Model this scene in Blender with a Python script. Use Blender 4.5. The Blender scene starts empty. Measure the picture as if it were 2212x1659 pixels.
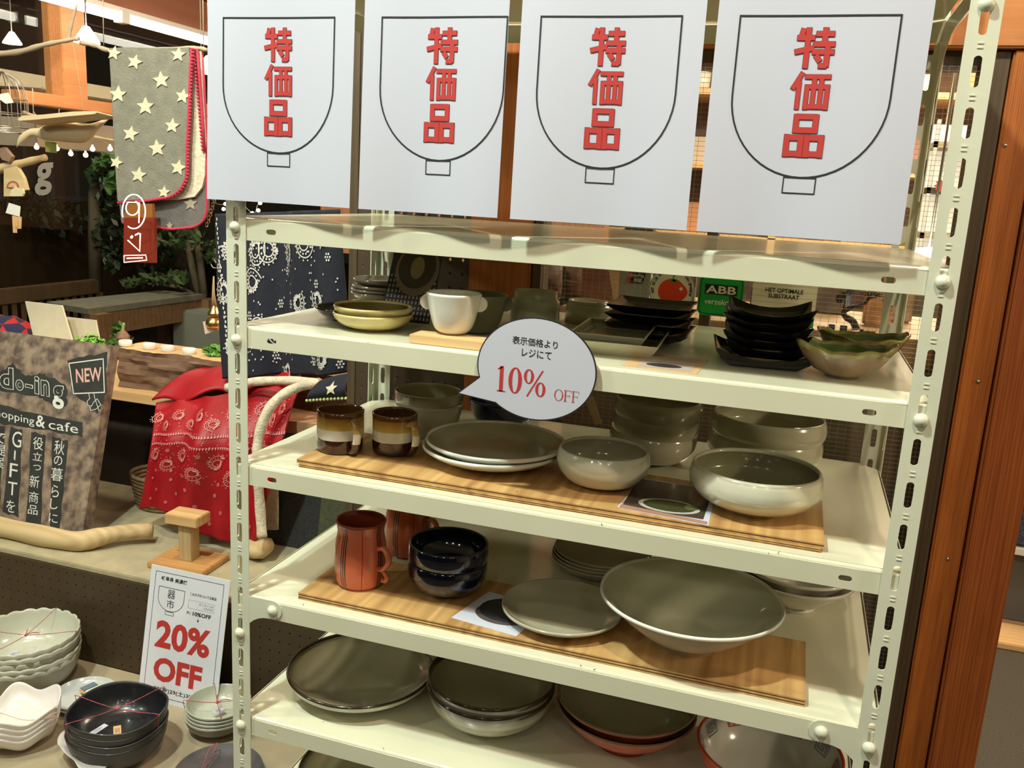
import bpy, bmesh, math, random
from mathutils import Vector, Matrix, noise
random.seed(7)
PI = math.pi
S = bpy.context.scene
COL = S.collection

# ------------------------------------------------------------------ camera, light, exposure
CAM = Vector((0.7410, -1.0363, 1.3142))
ROT = (1.3551, -0.0548, 0.3159)
FPX = 1913.5
cd = bpy.data.cameras.new('camera'); cam = bpy.data.objects.new('camera', cd); COL.objects.link(cam)
cam.location = CAM; cam.rotation_euler = ROT
cd.sensor_width = 36.0; cd.lens = FPX * 36.0 / 2212.0; cd.clip_start = 0.01; cd.clip_end = 60
S.camera = cam
S.view_settings.view_transform = 'Standard'
S.view_settings.look = 'None'
S.view_settings.gamma = 1.0
S.view_settings.use_curve_mapping = False
S.view_settings.exposure = -0.08
w = bpy.data.worlds.new('world'); S.world = w; w.use_nodes = True
w.node_tree.nodes['Background'].inputs[0].default_value = (0.9, 0.75, 0.5, 1)
w.node_tree.nodes['Background'].inputs[1].default_value = 0.012

def area(name, loc, tgt, sx, sy, power, col):
    l = bpy.data.lights.new(name, 'AREA'); l.shape = 'RECTANGLE'; l.size = sx; l.size_y = sy
    l.energy = power; l.color = col
    o = bpy.data.objects.new(name, l); COL.objects.link(o); o.location = loc
    o.rotation_euler = (Vector(tgt) - Vector(loc)).to_track_quat('-Z', 'Y').to_euler()
    return o
# ceiling spots in front of the rack: a cool one to the left, a warm one to the right
area('ceiling_spot_cool', (-0.25, -0.85, 3.0), (0.35, 0, 1.0), 0.10, 0.10, 62, (0.86, 1.0, 0.92))
area('ceiling_spot_warm', (1.15, -0.98, 3.0), (0.6, 0, 1.1), 0.09, 0.09, 29, (1.0, 0.82, 0.66))
for _i, (_x, _y, _e) in enumerate(((-0.9, -2.0, 2.5), (0.5, -2.2, 3), (1.9, -2.0, 3.5), (-0.6, -3.4, 4), (0.8, -3.6, 6), (2.2, -3.4, 6))):
    area('fill_spot', (_x, _y, 2.8), (0.45, 0.1, 0.7), 0.09, 0.09, _e, (1.0, 0.88, 0.68))  # unseen fill spots added behind the camera, small to keep highlights small
area('side_spot_right', (2.7, -0.15, 1.75), (0.8, 0.25, 0.75), 0.12, 0.12, 15, (1.0, 0.84, 0.58))
area('side_spot_left', (-1.7, -0.9, 2.0), (0.1, 0.25, 0.8), 0.12, 0.12, 9, (0.92, 1.0, 0.84))
area('ceiling_spot_display', (-0.75, 0.30, 2.5), (-0.75, 0.75, 0.6), 0.12, 0.12, 14, (1.0, 0.86, 0.62))
area('ceiling_spot_blanket', (-1.1, -0.5, 2.6), (-0.9, 0.9, 1.3), 0.15, 0.15, 19, (1.0, 0.9, 0.74))
area('store_light', (1.2, 2.4, 2.3), (1.0, 2.2, 0.5), 0.9, 0.9, 70, (1.0, 0.82, 0.60))
area('store_fill', (1.2, 1.15, 2.2), (0.9, 0.9, 0.9), 0.3, 0.3, 14, (1.0, 0.85, 0.66))  # added lamp, brightens the store behind the wired window
area('terrace_fill', (-2.6, 2.2, 2.6), (-3.0, 3.4, 0.5), 0.3, 0.3, 34, (1.0, 0.88, 0.66))  # unseen lamp added because the terrace was too dark
area('eave_fill', (-2.2, 2.6, 1.2), (-2.3, 3.0, 2.0), 0.1, 0.5, 5, (1.0, 0.9, 0.7))  # unseen lamp added to brighten the eaves
area('alley_light', (2.2, 0.9, 2.4), (1.3, 1.6, 0.4), 0.4, 0.4, 12, (1.0, 0.9, 0.72))

MC = Matrix.LocRotScale(None, __import__('mathutils').Euler(ROT), None).to_3x3()
def _ray(u, v): return MC @ Vector(((u - 1106) / FPX, -(v - 829.5) / FPX, -1))
def PX(u, v, x): d = _ray(u, v); return CAM + d * ((x - CAM.x) / d.x)
def PY(u, v, y): d = _ray(u, v); return CAM + d * ((y - CAM.y) / d.y)
def PZ(u, v, z): d = _ray(u, v); return CAM + d * ((z - CAM.z) / d.z)

# ------------------------------------------------------------------ materials
MATS = {}
def nmat(name):
    m = bpy.data.materials.new(name); m.use_nodes = True
    nt = m.node_tree; b = nt.nodes['Principled BSDF']
    return m, nt, b
def L(nt, a, b): nt.links.new(a, b)
def mat(name, col, rough=0.5, metal=0.0, var=0.0, scale=20.0, bump=0.0, coat=0.0, emit=0.0, spec=0.5, stretch=(1, 1, 1), col2=None, bscale=None):
    if name in MATS: return MATS[name]
    m, nt, b = nmat(name); N = nt.nodes
    b.inputs['Roughness'].default_value = rough; b.inputs['Metallic'].default_value = metal
    b.inputs['Coat Weight'].default_value = coat; b.inputs['Coat Roughness'].default_value = 0.06
    b.inputs['Specular IOR Level'].default_value = spec
    b.inputs['Base Color'].default_value = (*col, 1)
    if emit:
        b.inputs['Emission Color'].default_value = (*col, 1); b.inputs['Emission Strength'].default_value = emit
    if var or bump or col2:
        tc = N.new('ShaderNodeTexCoord'); mp = N.new('ShaderNodeMapping'); L(nt, tc.outputs['Object'], mp.inputs[0])
        mp.inputs['Scale'].default_value = stretch
        nz = N.new('ShaderNodeTexNoise'); nz.inputs['Scale'].default_value = scale; nz.inputs['Detail'].default_value = 5
        L(nt, mp.outputs[0], nz.inputs['Vector'])
        if var or col2:
            r = N.new('ShaderNodeValToRGB'); L(nt, nz.outputs[0], r.inputs[0])
            c2 = col2 if col2 else tuple(min(1, c * (1 + var)) for c in col)
            c1 = col if col2 else tuple(c * (1 - var) for c in col)
            r.color_ramp.elements[0].position = 0.35; r.color_ramp.elements[1].position = 0.65
            r.color_ramp.elements[0].color = (*c1, 1); r.color_ramp.elements[1].color = (*c2, 1)
            L(nt, r.outputs[0], b.inputs['Base Color'])
        if bump:
            bp = N.new('ShaderNodeBump'); bp.inputs['Strength'].default_value = min(1, bump); bp.inputs['Distance'].default_value = 0.002
            if bscale:
                n2 = N.new('ShaderNodeTexNoise'); n2.inputs['Scale'].default_value = bscale; L(nt, mp.outputs[0], n2.inputs['Vector']); L(nt, n2.outputs[0], bp.inputs['Height'])
            else: L(nt, nz.outputs[0], bp.inputs['Height'])
            L(nt, bp.outputs[0], b.inputs['Normal'])
    MATS[name] = m; return m
def wood(name, c1, c2, axis='Z', scale=60, rough=0.5, bump=0.25, wav=None, distort=2.0, wmix=.22):
    if name in MATS: return MATS[name]
    m, nt, b = nmat(name); N = nt.nodes
    tc = N.new('ShaderNodeTexCoord'); mp = N.new('ShaderNodeMapping'); L(nt, tc.outputs['Object'], mp.inputs[0])
    st = {'X': (.06, 1, 1), 'Y': (1, .06, 1), 'Z': (1, 1, .04)}[axis]; mp.inputs['Scale'].default_value = st
    nz = N.new('ShaderNodeTexNoise'); nz.inputs['Scale'].default_value = scale; nz.inputs['Detail'].default_value = 6; nz.inputs['Distortion'].default_value = distort * .3
    L(nt, mp.outputs[0], nz.inputs[0])
    wv = N.new('ShaderNodeTexWave'); wv.inputs['Scale'].default_value = wav or scale * .5; wv.inputs['Distortion'].default_value = distort * 3; wv.inputs['Detail'].default_value = 3
    wv.bands_direction = 'X' if axis != 'X' else 'Y'
    L(nt, mp.outputs[0], wv.inputs[0])
    mx = N.new('ShaderNodeMix'); mx.data_type = 'FLOAT'; mx.inputs[0].default_value = wmix
    L(nt, nz.outputs[0], mx.inputs[2]); L(nt, wv.outputs['Fac'], mx.inputs[3])
    r = N.new('ShaderNodeValToRGB'); L(nt, mx.outputs[0], r.inputs[0])
    r.color_ramp.elements[0].position = 0.25; r.color_ramp.elements[1].position = 0.75
    r.color_ramp.elements[0].color = (*c1, 1); r.color_ramp.elements[1].color = (*c2, 1)
    L(nt, r.outputs[0], b.inputs['Base Color']); b.inputs['Roughness'].default_value = rough
    bp = N.new('ShaderNodeBump'); bp.inputs['Strength'].default_value = bump; bp.inputs['Distance'].default_value = 0.001
    L(nt, mx.outputs[0], bp.inputs['Height']); L(nt, bp.outputs[0], b.inputs['Normal'])
    MATS[name] = m; return m
def zramp(name, stops, rough=.25, coat=.6, wob=0.0, interp='LINEAR'):
    """colour bands by height above the object's own base (metres); a glaze that is really banded"""
    m, nt, b = nmat(name); N = nt.nodes
    tc = N.new('ShaderNodeTexCoord'); sp = N.new('ShaderNodeSeparateXYZ'); L(nt, tc.outputs['Object'], sp.inputs[0])
    nz = N.new('ShaderNodeTexNoise'); nz.inputs['Scale'].default_value = 40; L(nt, tc.outputs['Object'], nz.inputs[0])
    ma = N.new('ShaderNodeMath'); ma.operation = 'MULTIPLY_ADD'; ma.inputs[1].default_value = wob; L(nt, nz.outputs[0], ma.inputs[0]); L(nt, sp.outputs[2], ma.inputs[2])
    mr = N.new('ShaderNodeMapRange'); zmax = stops[-1][0]; mr.inputs['From Max'].default_value = zmax; L(nt, ma.outputs[0], mr.inputs[0])
    r = N.new('ShaderNodeValToRGB'); L(nt, mr.outputs[0], r.inputs[0]); cr = r.color_ramp; cr.interpolation = interp
    while len(cr.elements) < len(stops): cr.elements.new(0.5)
    for e, (z, c) in zip(cr.elements, stops): e.position = z / zmax; e.color = (*c, 1)
    L(nt, r.outputs[0], b.inputs['Base Color']); b.inputs['Roughness'].default_value = rough; b.inputs['Coat Weight'].default_value = coat; b.inputs['Coat Roughness'].default_value = .05
    MATS[name] = m; return m

M_cream = mat('cream_enamel', (.66, .67, .51), .33, var=.03, scale=6, coat=.15)
M_paper = mat('white_paper', (.53, .54, .61), .8)
M_ink = mat('black_ink', (.012, .012, .014), .7)
M_red = mat('red_ink', (.47, .030, .024), .7)
M_orange_wood = wood('orange_cedar', (.27, .065, .010), (.47, .15, .024), 'Z', 200, .45, .3)
M_cedar_x = wood('orange_cedar_lengthwise', (.42, .15, .04), (.62, .24, .07), 'X', 60, .5, .3)
M_cedar_y = wood('orange_cedar_deep', (.50, .20, .07), (.66, .29, .11), 'Y', 60, .5, .3)
M_dark_wood = wood('dark_brown_wood', (.06, .038, .018), (.105, .068, .032), 'Z', 60, .5)
M_peg = mat('brown_pegboard', (.055, .034, .014), .6, var=.08, scale=30)
M_ply = wood('plywood_face', (.30, .14, .04), (.66, .42, .16), 'Y', 26, .5, .2, distort=5, wmix=.12)
M_pine = wood('pine', (.58, .34, .13), (.74, .50, .24), 'X', 40, .5, .2)
M_celadon = mat('celadon_glaze', (.50, .49, .36), .18, var=.06, scale=14, coat=.8)
M_celadon_l = mat('pale_celadon_glaze', (.62, .61, .46), .18, var=.05, scale=10, coat=.8)
M_grayglaze = mat('warm_grey_glaze', (.42, .39, .27), .16, var=.08, scale=12, coat=.9)
M_white_gl = mat('white_glaze', (.74, .72, .62), .2, var=.03, scale=10, coat=.6)
M_navy_gl = mat('navy_glaze', (.006, .008, .018), .12, coat=.9)
M_black_gl = mat('black_glaze', (.006, .005, .005), .28, coat=.35, bump=.2, scale=200)
M_black_mat = mat('matte_black_glaze', (.018, .018, .02), .45, coat=.2, var=.2, scale=30)
M_oliv = mat('olive_glaze', (.13, .09, .02), .2, coat=.8, var=.2, scale=20)
M_yel = mat('straw_glaze', (.56, .47, .19), .25, coat=.6, var=.12, scale=20)
M_metal = mat('grey_wire', (.5, .48, .42), .35, 1.0)
M_brass = mat('brass', (.65, .42, .16), .3, 1.0)
M_white = mat('white_plain', (.75, .73, .66), .6)
M_greenleaf = mat('green_leaf', (.10, .28, .03), .5, var=.4, scale=30)
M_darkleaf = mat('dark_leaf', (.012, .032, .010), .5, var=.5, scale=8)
M_string = mat('red_white_string', (.42, .07, .08), .7, var=.5, scale=300)
M_kraft = mat('kraft_paper', (.55, .36, .17), .8)

# ------------------------------------------------------------------ object helpers
def tagp(o, label=None, cat=None, group=None, kind=None):
    if label: o['label'] = label
    if cat: o['category'] = cat
    if group: o['group'] = group
    if kind: o['kind'] = kind
    return o
def link(name, me, mats, parent=None, smooth=False, loc=None):
    if not isinstance(mats, (list, tuple)): mats = [mats]
    for m in mats: me.materials.append(m)
    if smooth:
        for p in me.polygons: p.use_smooth = True
    o = bpy.data.objects.new(name, me); COL.objects.link(o)
    if parent: o.parent = parent
    if loc is not None: o.location = loc
    return o
def from_bm(name, bm, mats, parent=None, smooth=False, loc=None):
    me = bpy.data.meshes.new(name); bmesh.ops.recalc_face_normals(bm, faces=bm.faces); bm.to_mesh(me); bm.free()
    return link(name, me, mats, parent, smooth, loc)
def empty(name, loc=(0, 0, 0), rz=0.0):
    o = bpy.data.objects.new(name, None); COL.objects.link(o); o.location = loc; o.rotation_euler = (0, 0, rz); o.empty_display_size = .02
    return o
def thing(name, label, cat, loc=(0, 0, 0), rz=0, group=None): return tagp(empty(name, loc, rz), label, cat, group)
def dup(o, loc=None, rz=None, label=None, group=None):
    c = o.copy(); COL.objects.link(c)
    if loc is not None: c.location = loc
    if rz is not None: c.rotation_euler = (0, 0, rz)
    if label: c['label'] = label
    if group: c['group'] = group
    for ch in list(o.children):
        k = ch.copy(); COL.objects.link(k); k.parent = c
        for g in list(ch.children):
            q = g.copy(); COL.objects.link(q); q.parent = k
    return c
def bbox(bm, x0, x1, y0, y1, z0, z1, mi=0):
    vs = [bm.verts.new((x, y, z)) for x in (x0, x1) for y in (y0, y1) for z in (z0, z1)]
    for f in ((0, 1, 3, 2), (4, 6, 7, 5), (0, 4, 5, 1), (2, 3, 7, 6), (0, 2, 6, 4), (1, 5, 7, 3)):
        bm.faces.new([vs[i] for i in f]).material_index = mi
    return vs
def box(name, x0, x1, y0, y1, z0, z1, m, parent=None, bev=0.0):
    bm = bmesh.new(); bbox(bm, x0, x1, y0, y1, z0, z1)
    if bev: bmesh.ops.bevel(bm, geom=bm.edges[:], offset=bev, segments=2, affect='EDGES')
    return from_bm(name, bm, m, parent)
def prism(bm, pts, off, mi=0):
    """closed polygon (3D points) extruded by the vector off"""
    off = Vector(off); a = [bm.verts.new(p) for p in pts]; b = [bm.verts.new(Vector(p) + off) for p in pts]
    n = len(pts); f = [bm.faces.new(a), bm.faces.new(b[::-1])]
    for i in range(n): f.append(bm.faces.new((a[i], b[i], b[(i + 1) % n], a[(i + 1) % n])))
    for k in f: k.material_index = mi
def quadbox(name, pts, off, m, parent=None):
    bm = bmesh.new(); prism(bm, pts, off); return from_bm(name, bm, m, parent)
def tube(bm, pts, r, seg=8, cap=True):
    pts = [Vector(p) for p in pts]; n = len(pts)
    rr = r if isinstance(r, (list, tuple)) else [r] * n
    prev = None; rings = []
    up = Vector((0, 0, 1))
    for i, p in enumerate(pts):
        t = (pts[min(i + 1, n - 1)] - pts[max(i - 1, 0)]).normalized()
        a = (t.cross(up) if prev is None else prev - t * prev.dot(t))
        if a.length < 1e-5: a = t.cross(Vector((1, 0, 0)))
        a.normalize(); prev = a; b = t.cross(a)
        rings.append([bm.verts.new(p + (a * math.cos(2 * PI * k / seg) + b * math.sin(2 * PI * k / seg)) * rr[i]) for k in range(seg)])
    for i in range(n - 1):
        for k in range(seg):
            bm.faces.new((rings[i][k], rings[i][(k + 1) % seg], rings[i + 1][(k + 1) % seg], rings[i + 1][k]))
    if cap:
        bm.faces.new(rings[0][::-1]); bm.faces.new(rings[-1])
def tubeobj(name, pts, r, m, parent=None, seg=8, loc=None):
    bm = bmesh.new(); tube(bm, pts, r, seg); return from_bm(name, bm, m, parent, True, loc)
def smoothpts(pts, k=6):
    P = [Vector(p) for p in pts]; P = [P[0] * 2 - P[1]] + P + [P[-1] * 2 - P[-2]]; out = []
    for i in range(1, len(P) - 2):
        for j in range(k):
            t = j / k; a, b, c, d = P[i - 1:i + 3]
            out.append(.5 * ((2 * b) + (c - a) * t + (2 * a - 5 * b + 4 * c - d) * t * t + (3 * b - 3 * c + d - a) * t ** 3))
    out.append(P[-2]); return out
def lathe(name, prof, mats, parent=None, seg=56, loc=None, mis=None, warp=None):
    bm = bmesh.new(); rings = []
    for (r, z) in prof:
        if r < 1e-5: rings.append([bm.verts.new((0, 0, z))])
        else:
            rg = []
            for k in range(seg):
                a = 2 * PI * k / seg; x, y, zz = r * math.cos(a), r * math.sin(a), z
                if warp: x, y, zz = warp(x, y, zz, a)
                rg.append(bm.verts.new((x, y, zz)))
            rings.append(rg)
    for i in range(len(rings) - 1):
        A, B = rings[i], rings[i + 1]
        for k in range(seg):
            k2 = (k + 1) % seg
            if len(A) == 1 and len(B) == 1: continue
            if len(A) == 1: f = bm.faces.new((A[0], B[k], B[k2]))
            elif len(B) == 1: f = bm.faces.new((A[k], A[k2], B[0]))
            else: f = bm.faces.new((A[k], A[k2], B[k2], B[k]))
            if mis: f.material_index = mis[i]
    return from_bm(name, bm, mats, parent, True, loc)
def curve2(pts, k=5):
    q = smoothpts([(a, b, 0) for a, b in pts], k); return [(max(p.x, 0), p.y) for p in q]
def bowl(name, label, cat, loc, r, h, prof, t=.004, foot=(.45, .006), mo=None, mi=None, mr=None, group=None, warp=None, seg=64, rz=0, parent=None, rb=2):
    """prof: fractions (radius, height) from the foot edge to the rim"""
    fr, fh = foot[0] * r, foot[1]
    pts = curve2([(a * r, fh + b * (h - fh)) for a, b in prof])
    P = [(0, fh * .6), (fr * .82, fh * .6), (fr * .86, 0), (fr, 0), (fr, fh)] + pts
    inner = []
    n = len(pts)
    for i in range(n):
        a = pts[max(i - 1, 0)]; b = pts[min(i + 1, n - 1)]; d = Vector((b[0] - a[0], b[1] - a[1])).normalized()
        inner.append((max(pts[i][0] - d.y * t, .0015), pts[i][1] + d.x * t))
    rim = pts[-1]; ii = inner[-1]
    mid = ((rim[0] + ii[0]) / 2, max(rim[1], ii[1]) + t * .35)
    inn = [q for q in inner[::-1] if True]
    P2 = P + [mid] + inn + [(0, inn[-1][1])]
    nP = len(P)
    mis = []
    for i in range(len(P2) - 1): mis.append(0 if i < nP - 3 else (2 if i < nP + rb else 1))
    mo = mo or M_celadon; mi = mi or mo; mr = mr or mi
    o = lathe(name, P2, [mo, mi, mr], parent, seg, loc, mis, warp)
    if rz: o.rotation_euler = (0, 0, rz)
    return tagp(o, label, cat, group) if not parent else o
HEMI = [(.47, 0), (.72, .12), (.88, .38), (.96, .7), (1, 1)]
SHAL = [(.5, 0), (.72, .12), (.9, .5), (1, 1)]
PLATE = [(.55, 0), (.75, .15), (.9, .55), (1, 1)]
INCURVE = [(.5, 0), (.8, .08), (1.0, .38), (1.045, .62), (1.03, .85), (1.0, 1)]
FLARE = [(.36, 0), (.55, .22), (.75, .55), (.9, .85), (1, 1)]
def grid(name, nu, nv, f, m, parent=None, th=0.0, smooth=True, off=1.0):
    bm = bmesh.new(); V = [[bm.verts.new(f(i / nu, j / nv)) for j in range(nv + 1)] for i in range(nu + 1)]
    for i in range(nu):
        for j in range(nv): bm.faces.new((V[i][j], V[i + 1][j], V[i + 1][j + 1], V[i][j + 1]))
    me = bpy.data.meshes.new(name); bm.to_mesh(me); bm.free()
    o = link(name, me, m, parent, smooth)
    if th: md = o.modifiers.new('thick', 'SOLIDIFY'); md.thickness = th; md.offset = off
    return o
# ---- flat print helpers (2D -> 3D through a mapping function)
def put2d(name, polys, fmap, m, parent=None, kind=None):
    bm = bmesh.new()
    for poly in polys:
        vs = [bm.verts.new(fmap(x, y)) for x, y in poly]
        try: bm.faces.new(vs)
        except Exception: pass
    me = bpy.data.meshes.new(name); bm.to_mesh(me); bm.free()
    o = link(name, me, m, parent)
    if kind: o['kind'] = kind
    return o
def stroke(pts, wd, closed=False):
    out = []; n = len(pts); rng = n if closed else n - 1
    nr = []
    for i in range(n):
        if closed: a, b = pts[(i - 1) % n], pts[(i + 1) % n]
        else: a, b = pts[max(i - 1, 0)], pts[min(i + 1, n - 1)]
        d = Vector((b[0] - a[0], b[1] - a[1]))
        if d.length < 1e-9: d = Vector((1, 0))
        d.normalize(); nr.append((-d.y * wd / 2, d.x * wd / 2))
    for i in range(rng):
        j = (i + 1) % n; p, q = pts[i], pts[j]
        out.append([(p[0] + nr[i][0], p[1] + nr[i][1]), (p[0] - nr[i][0], p[1] - nr[i][1]), (q[0] - nr[j][0], q[1] - nr[j][1]), (q[0] + nr[j][0], q[1] + nr[j][1])])
    return out
def seg_strokes(pts, wd, closed=False):
    """separate square-cornered strokes (sharp corners)"""
    out = []; n = len(pts)
    for i in range(n if closed else n - 1):
        p, q = Vector(pts[i]), Vector(pts[(i + 1) % n]); d = (q - p).normalized() * wd / 2
        out += stroke([tuple(p - d), tuple(q + d)], wd)
    return out
def textpolys(body, bx, bold=0.0, keep=False):
    """text outlines as polygons fitted into bx = (x0, y0, x1, y1)"""
    c = bpy.data.curves.new('t', 'FONT'); c.body = body; c.size = 1; c.offset = bold; c.resolution_u = 3
    o = bpy.data.objects.new('t', c); COL.objects.link(o)
    dg = bpy.context.evaluated_depsgraph_get(); dg.update(); me = o.evaluated_get(dg).to_mesh()
    vs = [(v.co.x, v.co.y) for v in me.vertices]; ps = [list(p.vertices) for p in me.polygons]
    o.evaluated_get(dg).to_mesh_clear(); bpy.data.objects.remove(o); bpy.data.curves.remove(c)
    if not vs: return []
    x0 = min(v[0] for v in vs); x1 = max(v[0] for v in vs); y0 = min(v[1] for v in vs); y1 = max(v[1] for v in vs)
    sx = (bx[2] - bx[0]) / max(x1 - x0, 1e-6); sy = (bx[3] - bx[1]) / max(y1 - y0, 1e-6); ox, oy = bx[0], bx[1]
    if keep:
        s = min(sx, sy); ox += ((bx[2] - bx[0]) - s * (x1 - x0)) / 2; oy += ((bx[3] - bx[1]) - s * (y1 - y0)) / 2; sx = sy = s
    return [[(ox + (vs[i][0] - x0) * sx, oy + (vs[i][1] - y0) * sy) for i in p] for p in ps]
def ell(cx, cy, rx, ry, n=48, a0=0, a1=2 * PI):
    full = abs(a1 - a0 - 2 * PI) < 1e-6
    return [(cx + rx * math.cos(a0 + (a1 - a0) * i / (n if full else n - 1)), cy + ry * math.sin(a0 + (a1 - a0) * i / (n if full else n - 1))) for i in range(n)]
def ring2(cx, cy, rx, ry, ix, iy, n=32):
    A, B = ell(cx, cy, rx, ry, n), ell(cx, cy, ix, iy, n)
    return [[A[i], A[(i + 1) % n], B[(i + 1) % n], B[i]] for i in range(n)]
def R2(x0, y0, x1, y1): return [(x0, y0), (x1, y0), (x1, y1), (x0, y1)]
def serif(ch, x, y, h, b=1.0):
    """serif glyph polygons, height h at (x, y); returns (polys, advance)"""
    t = .13 * h * b; s = .035 * h
    if ch == '1':
        return [R2(x + .16 * h - t * .5, y, x + .16 * h + t * .5, y + h), R2(x, y, x + .34 * h, y + s), [(x, y + .86 * h), (x + .16 * h, y + .9 * h), (x + .16 * h + t * .5, y + h), (x, y + .9 * h)]], .46 * h
    if ch == '0': return ring2(x + .26 * h, y + h / 2, .27 * h, .51 * h, .27 * h - t, .51 * h - s * 1.2), .60 * h
    if ch == '%':
        return ring2(x + .2 * h, y + .72 * h, .2 * h, .28 * h, .2 * h - t * .75, .28 * h - s) + ring2(x + .68 * h, y + .26 * h, .2 * h, .28 * h, .2 * h - t * .75, .28 * h - s) + stroke([(x + .16 * h, y - .06 * h), (x + .74 * h, y + 1.0 * h)], .055 * h), .93 * h
    if ch == 'O': return ring2(x + .38 * h, y + h / 2, .40 * h, .51 * h, .40 * h - t, .51 * h - s), .84 * h
    if ch == 'F':
        return [R2(x + .08 * h, y, x + .08 * h + t, y + h), R2(x, y, x + .3 * h, y + s), R2(x, y + h - s, x + .62 * h, y + h), R2(x + .08 * h, y + .5 * h, x + .5 * h, y + .5 * h + s),
                R2(x + .6 * h, y + .78 * h, x + .63 * h, y + h), R2(x + .48 * h, y + .4 * h, x + .51 * h, y + .62 * h)], .70 * h
    return [], .3 * h
def serif_text(s, x, y, h, b=1.0):
    P = []
    for ch in s: p, a = serif(ch, x, y, h, b); P += p; x += a
    return P

# ------------------------------------------------------------------ setting
def holed_panel(bm, x0, z0, nx, nz, px, pz, hr, hrz, toP, mi=0):
    """grid of cells, each with a rounded hole; toP maps (x, z) to a point"""
    for i in range(nx):
        for j in range(nz):
            cx, cz = x0 + (i + .5) * px, z0 + (j + .5) * pz; out = []; inn = []
            for k in range(8):
                a = k * PI / 4; c, s = math.cos(a), math.sin(a)
                inn.append((cx + hr * c, cz + hrz * s)); mm = max(abs(c), abs(s)); out.append((cx + px / 2 * (c / mm), cz + pz / 2 * (s / mm)))
            A = [bm.verts.new(toP(*q)) for q in out]; B = [bm.verts.new(toP(*q)) for q in inn]
            for k in range(8): bm.faces.new((A[k], A[(k + 1) % 8], B[(k + 1) % 8], B[k])).material_index = mi
carpet = mat('grey_carpet', (.062, .054, .038), .95, var=.35, scale=300, bump=.5)
WY = .50
tagp(box('floor', -1.6, 3.4, -3.2, 1.9, -.05, 0, carpet), kind='structure')
storefloor = wood('store_floor_boards', (.34, .20, .09), (.48, .31, .15), 'X', 20, .4, .1)
# store floor boards beyond the carpet, each a piece
sf = tagp(box('floor_store', -.3, 3.4, 1.9, 6.0, -.06, -.02, M_dark_wood), kind='structure')
pl = box('floorboard', -.3, 3.4, 0, .138, 0, .02, storefloor, sf); pl.location = (0, 1.9, -.02)
for i in range(1, 28):
    c = pl.copy(); COL.objects.link(c); c.parent = sf; c.location = (0, 1.9 + i * .142, -.02)
# wall plane behind the rack: pegboard, cedar post, wired window, cedar post
bm = bmesh.new(); holed_panel(bm, -.062, .41, 9, 46, .0252, .0262, .0032, .0032, lambda x, z: (x, WY, z))
o = from_bm('wall_back', bm, M_peg); md = o.modifiers.new('t', 'SOLIDIFY'); md.thickness = .004; tagp(o, kind='structure')
tagp(box('trim_1', -.082, -.062, WY - .004, WY + .03, .0, 2.4, M_dark_wood, bev=.002), kind='structure')
tagp(box('trim_2', .166, .282, WY - .008, WY + .10, .0, 2.4, M_orange_wood, bev=.002), kind='structure')
tagp(box('trim_3', .284, .300, WY + .004, WY + .06, .0, 2.4, M_dark_wood, bev=.001), kind='structure')
tagp(box('trim_4', .966, 1.002, WY + .004, WY + .06, .0, 1.555, M_dark_wood, bev=.001), kind='structure')
tagp(box('trim_5', 1.004, 1.050, WY - .004, WY + .10, .0, 1.555, M_orange_wood, bev=.003), kind='structure')
tagp(box('trim_6', 1.052, 1.123, WY - .016, WY + .12, .0, 1.555, wood('cedar_post', (.20, .045, .008), (.36, .10, .018), 'Z', 110, .45, .4, distort=4), bev=.004), kind='structure')
tagp(box('trim_7', .284, 2.2, WY - .012, WY + .12, 1.557, 1.75, M_cedar_x, bev=.003), kind='structure')
tagp(box('trim_8', .284, 1.0, WY + .02, WY + .09, 1.535, 1.556, M_dark_wood), kind='structure')
tagp(box('trim_9', .586, .604, WY + .0185, WY + .05, .0, 1.54, M_dark_wood, bev=.001), kind='structure')
nails = [(1.012, 1.42), (1.012, 1.62), (1.03, 1.06), (1.03, .76)]
# wired window glass
mg, nt, b = nmat('thin_glass'); N = nt.nodes; N.remove(b)
tr = N.new('ShaderNodeBsdfTransparent'); gl = N.new('ShaderNodeBsdfGlossy'); gl.inputs['Roughness'].default_value = .01; tr.inputs[0].default_value = (.93, .95, .92, 1)
lw = N.new('ShaderNodeLayerWeight'); pw_ = N.new('ShaderNodeMath'); pw_.operation = 'POWER'; pw_.inputs[1].default_value = 5; L(nt, lw.outputs['Facing'], pw_.inputs[0]); fz = N.new('ShaderNodeMath'); fz.operation = 'MULTIPLY_ADD'; fz.inputs[1].default_value = .9; fz.inputs[2].default_value = .03; L(nt, pw_.outputs[0], fz.inputs[0]); mx = N.new('ShaderNodeMixShader'); L(nt, fz.outputs[0], mx.inputs[0]); L(nt, tr.outputs[0], mx.inputs[1]); L(nt, gl.outputs[0], mx.inputs[2]); L(nt, mx.outputs[0], N['Material Output'].inputs[0])
M_glass = mg
win = tagp(empty('window_1', (0, 0, 0)), kind='structure')
box('pane', .300, .586, WY + .018, WY + .023, .02, 1.535, M_glass, win)
box('pane', .604, .966, WY + .018, WY + .023, .02, 1.535, M_glass, win)
bm = bmesh.new()
for (xa, xb) in ((.300, .586), (.604, .966)):
    x = xa + .006
    while x < xb: bbox(bm, x - .00022, x + .00022, WY + .0168, WY + .0175, .02, 1.535); x += .0125
    z = .03
    while z < 1.53: bbox(bm, xa, xb, WY + .0168, WY + .0175, z - .00025, z + .00025); z += .0078
tagp(from_bm('wire_grid', bm, mat('glass_wire', (.42, .38, .3), .35, .8), win), kind='stuff')
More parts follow.
